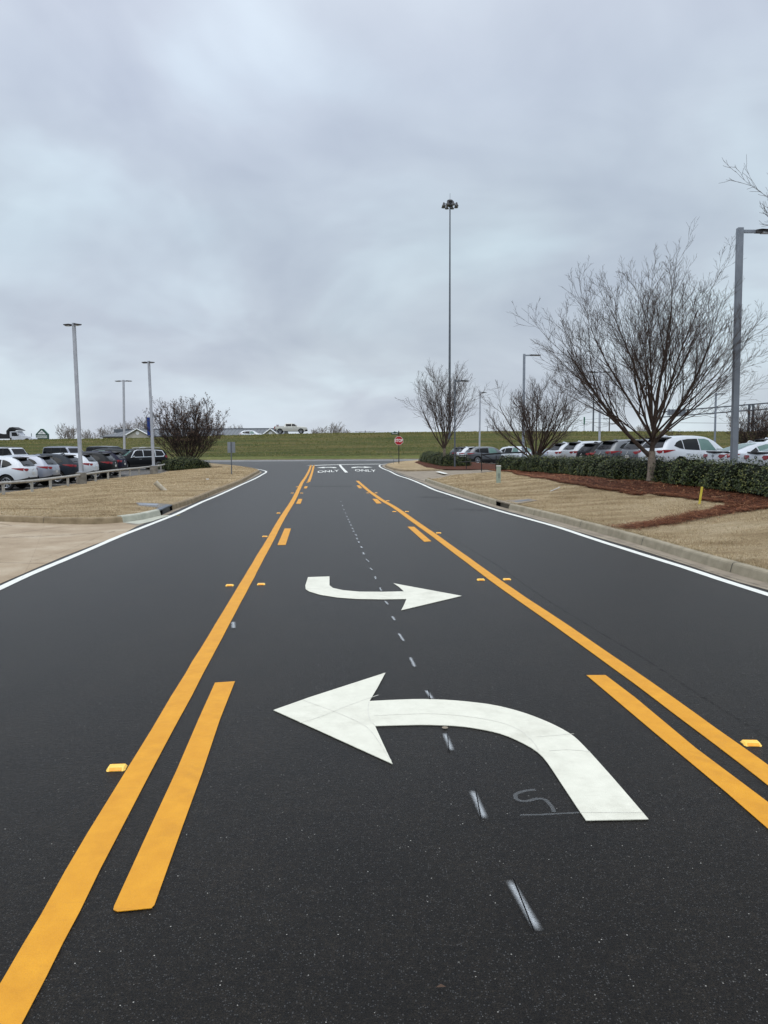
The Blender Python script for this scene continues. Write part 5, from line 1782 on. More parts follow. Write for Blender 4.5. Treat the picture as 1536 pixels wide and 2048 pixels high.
# ------------------------------------------------------------------ trees
def make_tree(name, label, seed, H, trunk_h, r0, limbs, lv, twig_r=0.006, spread=(12, 55), updrift=0.10, wob=0.10, stems=1, group=None, mats=('bark', 'limb', 'twig'), asym=None, seeds=0, stem_spread=(5, 40), crown_len=1.0, limbspecs=None):
    rng = random.Random(seed)
    tr = MB(); cr_ = MB(); tw = MB(); sd_ = MB()

    def poly(p, d, L, r, r1, n, up, wb):
        pts = [p.copy()]; rad = [r]
        d = d.normalized()
        for i in range(n):
            d = (d + Vector((rng.gauss(0, wb), rng.gauss(0, wb), rng.gauss(0, wb) * 0.7)) + Vector((0, 0, up))).normalized()
            p = p + d * (L / n)
            pts.append(p.copy()); rad.append(r + (r1 - r) * ((i + 1) / n) ** 0.85)
        return pts, rad, d

    def branch(p, d, L, r, depth):
        nseg = max(3, int(7 - depth))
        last = depth >= len(lv)
        r1 = max(twig_r * 0.7, r * (0.20 if not last else 0.4))
        pts, rad, dd = poly(p, d, L, r, r1, nseg, updrift * (1.0 if depth < 2 else 0.8), wob * (1 + 0.25 * depth))
        sides = 8 if depth == 0 else (6 if depth == 1 else (4 if depth == 2 else 3))
        tgt = cr_ if depth <= 1 else tw
        tgt.tube(pts, rad, sides, cap=False)
        if last:
            if seeds and rng.random() < seeds:
                e = pts[-1]
                for _ in range(3):
                    c = e + Vector((rng.gauss(0, .05), rng.gauss(0, .05), rng.gauss(0, .06)))
                    s = rng.uniform(0.02, 0.05)
                    sd_.add([c + Vector((s, 0, 0)), c + Vector((-s * .6, s, 0)), c + Vector((-s * .6, -s, 0)), c + Vector((0, 0, s * 1.8))], [(0, 1, 2), (0, 1, 3), (1, 2, 3), (2, 0, 3)])
            return
        cnt, ang, lf, start = lv[depth]
        cnt = max(1, int(round(cnt * rng.uniform(0.8, 1.2))))
        az0 = rng.uniform(0, 2 * PI)
        for k in range(cnt):
            tt = start + (0.97 - start) * ((k + rng.uniform(0.1, 0.9)) / cnt)
            fi = tt * (len(pts) - 1); i = min(int(fi), len(pts) - 2); fr = fi - i
            q = pts[i].lerp(pts[i + 1], fr)
            ax = (pts[i + 1] - pts[i]).normalized()
            az = az0 + k * 2.4 + rng.uniform(-.4, .4)
            a = ax.orthogonal().normalized(); b = ax.cross(a)
            th = R(rng.uniform(ang * 0.6, ang * 1.35))
            nd = ax * math.cos(th) + (a * math.cos(az) + b * math.sin(az)) * math.sin(th)
            rr = rad[i] + (rad[i + 1] - rad[i]) * fr
            LL = L * lf * rng.uniform(0.65, 1.25) * (1.15 - 0.55 * tt)
            branch(q, nd, LL, max(twig_r, rr * 0.60), depth + 1)
    t = thing(name, label, 'tree', group=group)
    if stems == 1:
        tp, trad, _ = poly(Vector((0, 0, -0.1)), Vector((0.02, 0, 1)), trunk_h + 0.1, r0, r0 * 0.78, 5, 0, 0.02)
        trad[0] = r0 * 1.28; trad[1] = r0 * 1.04
        tr.tube(tp, trad, 14, cap=False)
        top = tp[-1]
        n = limbs
        for k in range(n):
            if limbspecs:
                pol, az, LL, rr, hh = limbspecs[k]
                start = tp[-1] + Vector((0, 0, hh))
                az = R(az); pol = R(pol)
            else:
                pol = R(rng.uniform(*spread)); az = 2 * PI * k / n + rng.uniform(-.3, .3)
                LL = (H - trunk_h) * rng.uniform(0.75, 1.0) * crown_len; rr = r0 * rng.uniform(0.34, 0.48)
                start = tp[-1] - Vector((0, 0, rng.uniform(0.05, 0.25)))
            d = Vector((math.sin(pol) * math.cos(az), math.sin(pol) * math.sin(az), math.cos(pol)))
            branch(start, d, LL, rr, 0)
    else:
        for k in range(stems):
            pol = R(stem_spread[0] + (stem_spread[1] - stem_spread[0]) * math.sqrt((k + 0.5) / stems)); az = k * 2.4 + rng.uniform(-.4, .4)
            d = Vector((math.sin(pol) * math.cos(az), math.sin(pol) * math.sin(az), math.cos(pol)))
            st = Vector((rng.uniform(-.22, .22), rng.uniform(-.22, .22), -0.05))
            pts, rad, dd = poly(st, d, H * 0.12, r0, r0 * 0.85, 3, 0.03, 0.03)
            tr.tube(pts, rad, 6, cap=False)
            branch(pts[-1], dd, H * 0.84 * rng.uniform(0.85, 1.05) * (1.0 - 0.10 * (pol / R(45))), r0 * 0.8, 0)
    tr.build('trunk', M[mats[0]], t, smooth=True)
    co_ = mesh_obj('crown', cr_.v + tw.v, cr_.f + [tuple(i + len(cr_.v) for i in q) for q in tw.f] , parent=t, mats=[M[mats[1]], M[mats[2]]])
    nf = len(cr_.f)
    mi = [0 if i < nf else 1 for i in range(len(co_.data.polygons))]
    co_.data.polygons.foreach_set('material_index', mi)
    co_.data.polygons.foreach_set('use_smooth', [True] * len(mi))
    if sd_.v: sd_.build('seed_heads', M['seed'], t)
    return t


def plant(t, px, py, Y, z, rz=0, sc=1.0):
    q = PY(px, py, Y)
    t.location = (q.x, Y, z); t.rotation_euler = (0, 0, R(rz)); t.scale = (sc, sc, sc)


# the large vase-shaped tree: limbs laid out after its fork (polar, azimuth, length, radius, height above fork)
_bl = [(47, 186, 6.5, 0.118, -0.28), (33, 168, 6.0, 0.080, 0.55), (20, 200, 5.8, 0.075, 1.0), (7, 40, 6.8, 0.135, -0.05), (26, 350, 5.9, 0.080, 0.85), (41, 8, 6.0, 0.105, 0.2), (24, 255, 5.6, 0.070, 0.9), (44, 275, 5.2, 0.065, 0.35), (42, 92, 5.2, 0.065, 0.45), (24, 80, 5.6, 0.065, 1.1), (56, 352, 5.0, 0.055, 0.4), (60, 200, 4.8, 0.050, 0.2), (46, 230, 5.3, 0.058, 0.4), (46, 310, 5.3, 0.058, 0.6)]
big_limbs = [(p_, a_, l_ * 0.86, r_ * 0.80, h_) for p_, a_, l_, r_, h_ in _bl]
LV = [(8, 22, 0.60, 0.14), (6, 24, 0.58, 0.12), (5, 27, 0.55, 0.12), (3, 30, 0.55, 0.2)]
bt = make_tree('bare_tree', 'largest bare tree with a wide vase crown, standing in the mulch before the hedge', 11, 10.3, 1.25, 0.18, len(big_limbs), LV, 0.0045, updrift=0.07, wob=0.055, limbspecs=big_limbs)
q = G(1303, 963, lawn_right)
bt.location = (q.x, q.y, lawn_right(q.x, q.y)); bt.scale = (0.89, 0.90, 0.86)
bt2 = copy_tree(bt)
bt2.location = (14.3, 20.0, 0.55); bt2.rotation_euler = (0, 0, R(205)); bt2.scale = (1.1, 1.1, 1.25)
tag(bt2, 'bare tree outside the frame whose long twigs reach in above the near lamp', 'tree')

LV2 = [(7, 26, 0.60, 0.15), (6, 27, 0.56, 0.12), (6, 30, 0.5, 0.1)]
t2 = make_tree('bare_tree', 'bare tree with a domed crown rising from the middle of the long hedge', 21, 5.15, 0.75, 0.17, 12, LV2, 0.007, spread=(14, 70), updrift=0.08, wob=0.06)
q = PY(1070, 905, 47.5)
t2.location = (q.x, 47.5, lawn_right(q.x, 47.5) - 0.05); 
t3 = make_tree('bare_tree', 'slim upright bare tree behind the short hedge beside the floodlight mast', 35, 6.7, 1.4, 0.13, 9, LV2, 0.0075, spread=(8, 42), updrift=0.05, wob=0.06)
t3.location = (PY(889, 905, 59).x, 59, isl_h(5, 60)); t3.rotation_euler = (0, 0, 1.0)

LV3 = [(8, 24, 0.45, 0.04), (6, 27, 0.42, 0.12), (5, 30, 0.5, 0.1)]
t4 = make_tree('bare_bush', 'dark many-stemmed bare bush beyond the rail fence', 5, 5.9, 0, 0.042, 1, LV3, 0.0085, stems=34, stem_spread=(0, 54), updrift=0.05, wob=0.045, mats=('limb', 'darktwig', 'darktwig'), seeds=0.2)
t4['category'] = 'bush'
t4.location = (PY(374, 915, 66).x, 66, -0.05)
t5 = copy_tree(t4)
tag(t5, 'dark many-stemmed bare bush at the frame edge under the sign gantry', 'bush')
t5.location = (PY(1517, 900, 76).x, 76, -0.1); t5.rotation_euler = (0, 0, 2.0); t5.scale = (0.88, 0.88, 0.92)
t6 = copy_tree(t4)
tag(t6, 'dark bare bush low behind the trunk of the largest tree', 'bush')
t6.location = (PY(1322, 900, 70).x, 70, -0.1); t6.rotation_euler = (0, 0, 4.0); t6.scale = (0.62, 0.62, 0.52)

# far trees beyond the highway
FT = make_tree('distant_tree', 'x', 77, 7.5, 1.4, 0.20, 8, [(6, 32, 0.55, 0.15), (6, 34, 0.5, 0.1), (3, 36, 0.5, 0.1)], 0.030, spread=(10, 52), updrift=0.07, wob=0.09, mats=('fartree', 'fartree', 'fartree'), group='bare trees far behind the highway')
FTS = [(132, 851, 205, 1.0, 'distant bare tree between the green pointed sign and the first lamp post'), (178, 861, 215, 0.8, 'distant bare tree just past the first lamp post'), (213, 854, 225, 0.85, 'distant bare tree at the hipped end of the long roof'), (247, 846, 230, 1.0, 'distant bare tree behind the ridge vent and second lamp post'),
       (283, 838, 200, 1.1, 'distant bare tree behind the blue banner'), (452, 852, 215, 0.9, 'distant bare tree at the edge of the dark bush'), (480, 852, 225, 0.8, 'distant bare tree poking above the middle of the long roof'), (635, 857, 230, 0.7, 'distant bare tree just right of the pickup'), (664, 848, 215, 1.0, 'tallest distant bare tree on the open crest'), (685, 858, 235, 0.75, 'smallest distant bare tree on the open crest'), (1010, 859, 240, 0.6, 'distant bare tree low on the crest behind the middle tree'), (1290, 850, 220, 0.8, 'distant bare tree behind the largest tree trunk')]
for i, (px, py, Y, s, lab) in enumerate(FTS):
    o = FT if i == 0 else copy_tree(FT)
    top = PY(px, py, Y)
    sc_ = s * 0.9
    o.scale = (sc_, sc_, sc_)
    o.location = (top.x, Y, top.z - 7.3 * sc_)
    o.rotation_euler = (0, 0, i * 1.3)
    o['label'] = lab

# ------------------------------------------------------------------ hedges
def shrub_mesh(seed, n=2100, rx=0.56, ry=0.62, h=0.84, leaf=0.030):
    rng = random.Random(seed)
    m = MB(); core = MB()
    # lumpy envelope
    lumps = [(Vector((rng.gauss(0, 1), rng.gauss(0, 1), abs(rng.gauss(0, 1)))).normalized(), rng.uniform(-0.08, 0.12)) for _ in range(26)]
    def rad(d):
        # rounded box-like envelope
        e = 3.2
        s = (abs(d.x / rx) ** e + abs(d.y / ry) ** e + abs(d.z / (h if d.z > 0 else h * 0.4)) ** e) ** (-1 / e)
        k = 1.0
        for l, a in lumps:
            c = d.dot(l)
            if c > 0.9: k += a * (c - 0.9) * 10
        return s * k
    vs = []; fs = []
    for i in range(n):
        d = Vector((rng.gauss(0, 1), rng.gauss(0, 1), rng.gauss(0.25, 0.9)))
        d.normalize()
        if d.z < -0.12: d.z = abs(d.z) * 0.5; d.normalize()
        r = rad(d) * rng.choice((1.0, 0.98, 0.94, 0.9, 0.84)) * rng.uniform(0.95, 1.05)
        c = d * r
        if c.z < 0.02: c.z = rng.uniform(0.02, 0.15)
        nrm = (d + Vector((rng.gauss(0, .5), rng.gauss(0, .5), rng.gauss(0.25, .5)))).normalized()
        a = nrm.orthogonal().normalized(); a = (Matrix.Rotation(rng.uniform(0, 6.28), 3, nrm) @ a)
        b = nrm.cross(a)
        L = leaf * rng.uniform(0.8, 1.5); w = L * 0.5
        tip = c + a * L; 
        k = len(vs)
        vs += [c - a * L, c - b * w + nrm * 0.004, tip, c + b * w + nrm * 0.004]
        fs.append((k, k + 1, k + 2, k + 3))
    m.add(vs, fs)
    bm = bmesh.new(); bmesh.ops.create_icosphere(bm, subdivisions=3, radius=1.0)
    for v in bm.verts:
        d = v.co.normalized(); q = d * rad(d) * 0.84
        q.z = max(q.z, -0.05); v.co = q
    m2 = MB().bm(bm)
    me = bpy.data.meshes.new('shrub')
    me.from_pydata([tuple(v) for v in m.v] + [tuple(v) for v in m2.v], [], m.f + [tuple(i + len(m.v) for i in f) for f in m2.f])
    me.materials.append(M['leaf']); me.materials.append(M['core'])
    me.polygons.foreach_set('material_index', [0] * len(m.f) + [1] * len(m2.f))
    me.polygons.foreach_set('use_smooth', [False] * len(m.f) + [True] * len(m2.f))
    return me


SH = [shrub_mesh(100 + i) for i in range(6)]


def hedge(label, path, H, sp=0.84, off=0.5, sc=1.0, seed=1, hs=None):
    rng = random.Random(seed)
    t = thing('hedge', label, 'hedge', (path[0][0], path[0][1], H(*path[0])))
    acc = 0
    o0 = t.location
    for i in range(len(path) - 1):
        a = Vector(path[i]); b = Vector(path[i + 1]); L = (b - a).length; d = (b - a).normalized()
        nr = Vector((d.y, -d.x))
        if nr.x < 0: nr = -nr
        while acc < L:
            q = a + d * acc + nr * (off * sc + rng.uniform(-.05, .05))
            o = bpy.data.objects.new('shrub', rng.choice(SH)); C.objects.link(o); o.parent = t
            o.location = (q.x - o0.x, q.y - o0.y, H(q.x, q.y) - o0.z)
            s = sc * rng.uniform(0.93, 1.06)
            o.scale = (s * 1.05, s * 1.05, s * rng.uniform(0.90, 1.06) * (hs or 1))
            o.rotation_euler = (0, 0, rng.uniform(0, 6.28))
            acc += sp * sc * rng.uniform(0.9, 1.1)
        acc -= L
    return t


hb = [(1820, 1040), (1640, 1012), (1536, 995), (1498, 990), (1458, 985), (1386, 974), (1314, 964.5), (1213, 957.5), (1158, 952.5), (1111, 948), (1080, 944.5), (1040, 942), (1002, 940.2)]
hpth = [tuple(G(a, b, lawn_right).xy) for a, b in hb]
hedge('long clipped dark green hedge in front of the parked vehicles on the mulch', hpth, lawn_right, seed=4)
hb2 = [(912, 932.5), (888, 933.2), (866, 928.5), (850, 925), (843, 922.5)]
hp2 = [tuple(P(a, b, 0.15).xy) for a, b in hb2]
hedge('short clipped hedge on the island behind the stop sign', hp2, isl_h, sp=0.8, off=0.5, sc=1.12, seed=7)
for px, py, Y, rx, lab in ((372, 943, 59.5, 1.0, 'low rounded evergreen bush nearest the fence end'), (336, 936, 62.5, 1.0, 'low rounded evergreen bush behind the black SUV tail')):
    o = thing('evergreen_bush', lab, 'bush')
    x = PY(px, py, Y).x
    o.location = (x, Y, lawn_left(x, Y) - 0.02)
    for j, (dx, dy, s) in enumerate([(-0.55, 0, 1.15), (0.55, 0.1, 1.1), (0.0, 0.5, 1.2), (0.0, -0.35, 1.05), (1.2, 0.5, 0.9), (-1.2, 0.4, 0.95)][: (6 if px > 350 else 6)]):
        c = bpy.data.objects.new('foliage', SH[j]); C.objects.link(c); c.parent = o
        c.location = (dx * rx, dy, 0); c.scale = (s * 1.1, s * 1.1, s * 0.98); c.rotation_euler = (0, 0, j)

# ------------------------------------------------------------------ poles and lamps
def lamp_post(label, base, top_z, w, heads, lean=(0, 0), footing=None, group='parking lot lamp posts', pm='steelpale', hm='lampdark', hl=0.75, arm=0.18, taper=0.9):
    """heads: list of azimuth degrees of the arms"""
    t = thing('lamp_post', label, 'street lamp', base, 0, group)
    Hh = top_z - base[2]
    m = MB()
    z0 = footing[1] if footing else -0.2
    a = w / 2; b = w / 2 * taper
    lx, ly = lean
    vs = [(-a, -a, z0), (a, -a, z0), (a, a, z0), (-a, a, z0), (-b + lx, -b + ly, Hh), (b + lx, -b + ly, Hh), (b + lx, b + ly, Hh), (-b + lx, b + ly, Hh)]
    m.add(vs, [(0, 1, 5, 4), (1, 2, 6, 5), (2, 3, 7, 6), (3, 0, 4, 7), (4, 5, 6, 7), (0, 3, 2, 1)])
    m.build('pole', M[pm], t)
    if footing:
        fw, fh = footing
        MB().lathe([(fw / 2, -0.3), (fw / 2, fh - 0.02), (fw / 2 - 0.02, fh), (0, fh)], 20).build('footing', M['footing'], t, smooth=True)
        MB().box((0, 0, fh + 0.02), (w * 1.8, w * 1.8, 0.04), bev=0.008).build('base_plate', M[pm], t)
    for k, az in enumerate(heads):
        A = R(az)
        d = Vector((math.cos(A), math.sin(A), 0))
        c0 = Vector((lx, ly, Hh - 0.11 - 0.0 * k))
        MB().box(tuple(c0 + d * (w / 2 + arm / 2)), (arm, 0.07, 0.10), rz=A).build('arm', M[pm], t)
        g = MB()
        s0 = c0 + d * (w / 2 + arm)
        prof = [(0, -0.045), (0, 0.045), (0.14, 0.05), (hl, 0.02), (hl, -0.02), (hl - 0.06, -0.04)]
        n = Vector((-d.y, d.x, 0))
        hw_ = 0.17
        vv = []
        for s in (-1, 1):
            for (u_, z_) in prof:
                ww_ = hw_ * (0.45 if u_ < 0.05 else 1.0)
                vv.append(s0 + d * u_ + n * s * ww_ + Vector((0, 0, z_)))
        k6 = len(prof)
        g.add(vv, [tuple(range(k6)), tuple(range(2 * k6 - 1, k6 - 1, -1))] + [(i, (i + 1) % k6, (i + 1) % k6 + k6, i + k6) for i in range(k6)])
        hd = g.build('lamp_head', M[hm], t)
        MB().box(tuple(s0 + d * (hl * 0.55) + Vector((0, 0, -0.048))), (hl * 0.6, 0.22, 0.02), rz=A).build('lens', M['lamp'], hd)
    return t


def topz(px, py, Y): return PY(px, py, Y).z


# left lot
b = PY(163, 968, 42.0); tp = PY(147.5, 646, 42.0)
lamp_post('tall lamp post with two staggered heads on a concrete footing, nearest on the rail side', (b.x, 42.0, lawn_left(b.x, 42)), tp.z, 0.17, [185, -40], lean=(tp.x - PY(163, 646, 42).x - (PY(163, 968, 42).x - PY(163, 646, 42).x) , 0), footing=(0.55, 0.62), arm=0.02, hl=0.40)
b = PY(308, 950, 55.0); tp = PY(297.5, 722, 55.0)
lamp_post('tall lamp post with two heads on a concrete footing near the fence end', (b.x, 55.0, lawn_left(b.x, 55)), tp.z, 0.17, [185, -40], lean=(tp.x - b.x, 0), footing=(0.55, 0.60), arm=0.02, hl=0.36)
b = PY(248.3, 903, 79.0); tp = PY(247, 760, 79.0)
lamp_post('lamp post with two wide level heads standing behind the back row of vehicles', (b.x, 79.0, -0.1), tp.z, 0.19, [178, -8], lean=(tp.x - b.x, 0), arm=0.15, hl=0.6)
# right lot
b = PY(1468, 925, 26.0); tp = PY(1480, 456, 26.0)
lamp_post('nearest tall square lamp post with one head reaching out of the frame, by the hedge', (b.x, 26.0, lot_right(0, 26)), tp.z, 0.185, [2], lean=(tp.x - b.x, 0), pm='steel', arm=0.42, hl=0.85, taper=0.96)
b = PY(1046, 907, 62.0); tp = PY(1048.5, 708, 62.0)
lamp_post('lamp post with one head rising through the domed middle tree', (b.x, 62.0, lot_right(0, 62)), tp.z, 0.19, [-6], lean=(tp.x - b.x, 0), pm='steel', arm=0.35, hl=0.85)
b = PY(909.5, 936, 56.0); tp = PY(910, 759, 56.0)
lamp_post('slim lamp post with one head in front of the short island hedge', (b.x, 56.0, 0.15), tp.z, 0.10, [-4], lean=(tp.x - b.x, 0), pm='darksteel', arm=0.35, hl=0.6)
b = PY(958.7, 895, 96.0); tp = PY(960.5, 783, 96.0)
lamp_post('lamp post with a short head, standing between the slim and the domed tree', (b.x, 92.0 + 4, -0.1), tp.z, 0.20, [20], lean=(tp.x - b.x, 0), pm='steelpale', arm=0.1, hl=0.6)
b = PY(1199, 890, 72.0); tp = PY(1200.5, 742, 72.0)
lamp_post('pale lamp post seen through the branches, rising behind the grey vehicles', (b.x, 72.0, -0.1), tp.z, 0.17, [175, -5], lean=(tp.x - b.x, 0), arm=0.15)
b = PY(1430, 880, 84.0); tp = PY(1432, 786, 84.0)
lamp_post('lamp post with one level head beyond the white sedans', (b.x, 84.0, -0.2), tp.z, 0.17, [-2], lean=(tp.x - b.x, 0), pm='steel', arm=0.2, hl=0.75)
x, z = hp(1186, 139)
tp = PY(1186, 742, 139)
lamp_post('mauve grey highway pole on the crest seen through the largest tree', (x, 139.0, z), tp.z, 0.26, [180], pm='darksteel', arm=0.5, hl=0.8, taper=0.6)

# high mast floodlight
b = PY(899, 878, 118); tp = PY(900, 404, 118)
t = thing('floodlight_mast', 'very tall tapered floodlight mast with a ring of lamps', 'light mast', (b.x, 118, hill(b.x, 118) - 0.1))
Hm = tp.z - t.location.z; lx = tp.x - b.x
MB().tube([(0, 0, 0), (lx * 0.3, 0, Hm * 0.3), (lx * 0.6, 0, Hm * 0.6), (lx, 0, Hm - 0.6)], [0.21, 0.17, 0.13, 0.085], 12).build('pole', M['darksteel'], t, smooth=True)
MB().lathe([(0.12, -0.75), (0.42, -0.6), (0.42, -0.45), (0.25, -0.42), (0.25, -0.05), (0.46, 0.0), (0.46, 0.18), (0.36, 0.27), (0, 0.28)], 16, Matrix.Translation((lx, 0, Hm))).build('head_ring', M['lampdark'], t, smooth=True)
MB().tube([(lx, 0, Hm + 0.2), (lx, 0, Hm + 1.25)], 0.025, 5).build('lightning_rod', M['darksteel'], t)
for k in range(8):
    A = 2 * PI * k / 8 + 0.39
    d = Vector((math.cos(A), math.sin(A), 0))
    c = Vector((lx, 0, Hm - 0.42)) + d * 1.02
    g = MB().tube([Vector((lx, 0, Hm - 0.30)) + d * 0.3, c + Vector((0, 0, 0.12))], 0.04, 5)
    g.lathe([(0.07, 0.26), (0.13, 0.18), (0.15, 0.02), (0.30, -0.26), (0.31, -0.30), (0.0, -0.30)], 14, Matrix.Translation(c))
    g.build('floodlight', M['lampdark'], t, smooth=True)
# ------------------------------------------------------------------ signs
q = P(797.8, 926, 0.17)
t = thing('stop_sign', 'red octagonal stop sign on a black post at the island corner', 'stop sign', (q.x, q.y, 0.17), R(2))
ptop = PY(797.5, 863.5, q.y).z - 0.17
MB().tube([(0, 0, -0.1), (0, 0, ptop)], 0.037, 10).lathe([(0, 0.10), (0.045, 0.06), (0.05, 0.0), (0, 0)], 10, Matrix.Translation((0, 0, ptop))).build('post', M['black'], t, smooth=True)
cz = PY(797.5, 881.3, q.y).z - 0.17
rr = 0.381 / math.cos(PI / 8)
oct_ = lambda r: [(r * math.cos(PI / 8 + k * PI / 4), cz + r * math.sin(PI / 8 + k * PI / 4)) for k in range(8)]
MB().prism(oct_(rr), -0.055, -0.045).build('border', M['signwhite'], t)
MB().prism(oct_(rr * 0.93), -0.060, -0.052).build('face', M['signred'], t)
v, f = text_mesh('STOP', 0.36, 0.0, 0.012)
MB().add([(a * 0.80, -0.064, cz + bb * 1.02) for a, bb, c in v], f).build('lettering', M['signwhite'], t)
zb2 = PY(789, 867.0, q.y).z - 0.17
MB().box((-0.36, 0, zb2), (0.62, 0.03, 0.20), bev=0.01).lathe([(0.0, 0.12), (0.10, 0.06), (0.12, 0)], 8, Matrix.Translation((-0.36, 0, zb2 + 0.08))).build('street_name_blade', M['darkgreen'], t)
MB().box((-0.36, -0.018, zb2), (0.50, 0.006, 0.06)).build('name_strip', M['plate'], t)

q = P(463.5, 950.5, 0.08)
t = thing('road_sign', 'plain grey back of a rectangular sign on a thin post on the fenced lawn', 'sign', (q.x, q.y, lawn_left(q.x, q.y)), R(-12))
z1 = PY(463, 884, q.y).z - t.location.z; z0 = PY(463, 905.5, q.y).z - t.location.z
MB().box((0, 0, z1 / 2 - 0.05), (0.055, 0.03, z1 + 0.1)).build('post', M['darksteel'], t)
MB().box((0, 0.03, (z0 + z1) / 2), (0.49, 0.006, z1 - z0), bev=0.002).build('sign_panel', M['signback'], t)

q = PY(302.5, 912, 72)
t = thing('banner_sign', 'narrow blue banner sign on a white post behind the fence-end lamp post', 'sign', (q.x, 72, -0.1))
za = PY(302, 835, 72).z + 0.1; zc = PY(302, 871, 72).z + 0.1
MB().box((0.12, 0, zc / 2), (0.20, 0.20, zc)).build('post', M['steelpale'], t)
MB().box((-0.03, 0, (za + zc) / 2), (0.26, 1.0, za - zc), bev=0.02).build('banner', M['blue'], t)

# tall green highway marker and little posts on the crest
for px, pt, pb, Y, wd, nm, lab in ((1168, 834, 849, 140, 0.25, 'highway_sign', 'tall narrow green highway marker sign on the crest'),):
    x, z = hp(px, Y)
    t = thing(nm, lab, 'sign', (x, Y, z))
    z1 = PY(px, pt, Y).z - z; z0 = PY(px, pb, Y).z - z
    MB().box((0, 0, z0 / 2), (0.10, 0.10, z0)).build('post', M['steel'], t)
    MB().box((0, -0.02, (z0 + z1) / 2), (wd, 0.05, z1 - z0)).build('sign_panel', M['signgreen'], t)
for px, py, lab in ((1128.5, 853, 'thin short post on the crest between the domed and the largest tree'), (975, 853, 'thin short post on the crest between the slim and the domed tree')):
    x, z = hp(px, 138)
    h_ = PY(px, py, 138).z - z
    o = MB().tube([(0, 0, -0.1), (0, 0, h_)], 0.05, 6).build('marker_post', M['darksteel']); o.location = (x, 138, z)
    tag(o, lab, 'post')


def utility_pole(px, pt, Y, lab, arms=1, w=2.2):
    x = PY(px, 860, Y).x; zt = PY(px, pt, Y).z
    t = thing('utility_pole', lab, 'utility pole', (x, Y, -0.5))
    Hh = zt + 0.5
    MB().tube([(0, 0, 0), (0, 0, Hh)], [0.2, 0.13], 8).build('pole', M['lampdark'], t, smooth=True)
    for k in range(arms): MB().box((0, 0, Hh - 0.5 - 1.3 * k), (w, 0.14, 0.14)).build('crossarm', M['lampdark'], t)
    for s in (-0.9, -0.4, 0.4, 0.9):
        MB().lathe([(0.06, 0), (0.09, 0.1), (0.05, 0.24), (0, 0.25)], 8, Matrix.Translation((s * w / 2, 0, Hh - 0.43))).build('insulator', M['steel'], t)
    return t


utility_pole(730.5, 861, 300, 'far utility pole with a crossarm on the open crest', w=8)
utility_pole(1218.5, 834, 200, 'far utility pole with transformers seen through the largest tree', 2, 3.2)
o = MB().tube([PY(1130, 843, 200), PY(1180, 838.5, 200), PY(1218, 836, 200)], 0.03, 4).build('overhead_wire', M['lampdark'], recenter=True)
tag(o, 'thin overhead wire running to the far utility pole with transformers', 'wire')
o = MB().tube([PY(1360, 845.5, 170), PY(1460, 846.5, 170), PY(1600, 846, 170)], 0.035, 4).build('overhead_wire', M['lampdark'], recenter=True)
tag(o, 'thin overhead wire below the sign gantry', 'wire')

# sign gantry truss
t = thing('sign_gantry', 'dark steel truss gantry over the highway behind the largest tree', 'gantry', (0, 0, 0))
A_ = [(PY(1318, 824, 160)), (PY(1318, 834.5, 160)), (PY(1700, 792, 128)), (PY(1700, 805, 128))]
c0 = A_[0].copy(); c0.z = 0
t.location = c0
u0, l0, u1, l1 = [v - c0 for v in A_]
dp = Vector((0.4, 1.6, 0))
tr = MB()
for a, bb in ((u0, u1), (l0, l1), (u0 + dp, u1 + dp), (l0 + dp, l1 + dp)): tr.tube([a, bb], 0.10, 6)
n = 22
for i in range(n):
    a = u0.lerp(u1, i / n); bb = l0.lerp(l1, (i + 0.5) / n); c = u0.lerp(u1, (i + 1) / n)
    tr.tube([a, bb, c], 0.04, 4)
    tr.tube([a + dp, bb + dp, c + dp], 0.04, 4)
tr.build('truss', M['darksteel'], t)
for px, Y in ((1498.5, 146), (1506.5, 144.5)):
    v = PY(px, 815, Y) - c0
    MB().tube([(v.x, v.y, 1.0), (v.x, v.y, PY(px, 808.5, Y).z)], 0.24, 8).build('column', M['darksteel'], t, smooth=True)
v = PY(1352, 824.5, 157) - c0
MB().box((v.x, v.y - 0.3, v.z), (3.6, 0.12, 1.15), rz=R(-5)).build('sign_panel', M['signback'], t)
for k in range(5): MB().box((v.x - 1.5 + k * 0.75, v.y - 0.42, v.z), (0.08, 0.08, 1.4)).build('bracket', M['darksteel'], t)

# ------------------------------------------------------------------ low rail fence of the left lot
rail_px = [(-160, 1010, 28.0), (7, 985, 33.0), (64, 977, 35.3), (101, 973, 37.6), (136, 970, 39.9), (163, 966, 42.0), (191.5, 964, 44.3), (216.5, 961, 46.6), (240, 958, 48.9), (260, 955.5, 51.2), (278.5, 953, 53.5), (294, 951, 55.6), (322, 948, 58.2), (336, 945, 60.6), (349, 943.5, 62.6)]
t = thing('rail_fence', 'low pale rail fence with short posts along the vehicle row', 'fence')
fx = lambda px, Y: (px - CX) / F * Y
pts = []
for px, py, Y in rail_px:
    x = PY(px, py, Y).x; z = lawn_left(x, Y)
    pts.append(Vector((x, Y, z)))
t.location = pts[0]
m = MB()
for i, p_ in enumerate(pts):
    if i in (5, 11): continue
    m1 = MB(); q = p_ - pts[0]
    m1.box((q.x, q.y, q.z + 0.20), (0.10, 0.10, 0.48), bev=0.008).build('post', M['rail'], t)
path = [p_ - pts[0] + Vector((0, 0, 0.50)) for p_ in pts]
m.tube(path, 0.062, 8).build('rail', M['rail'], t, smooth=True)

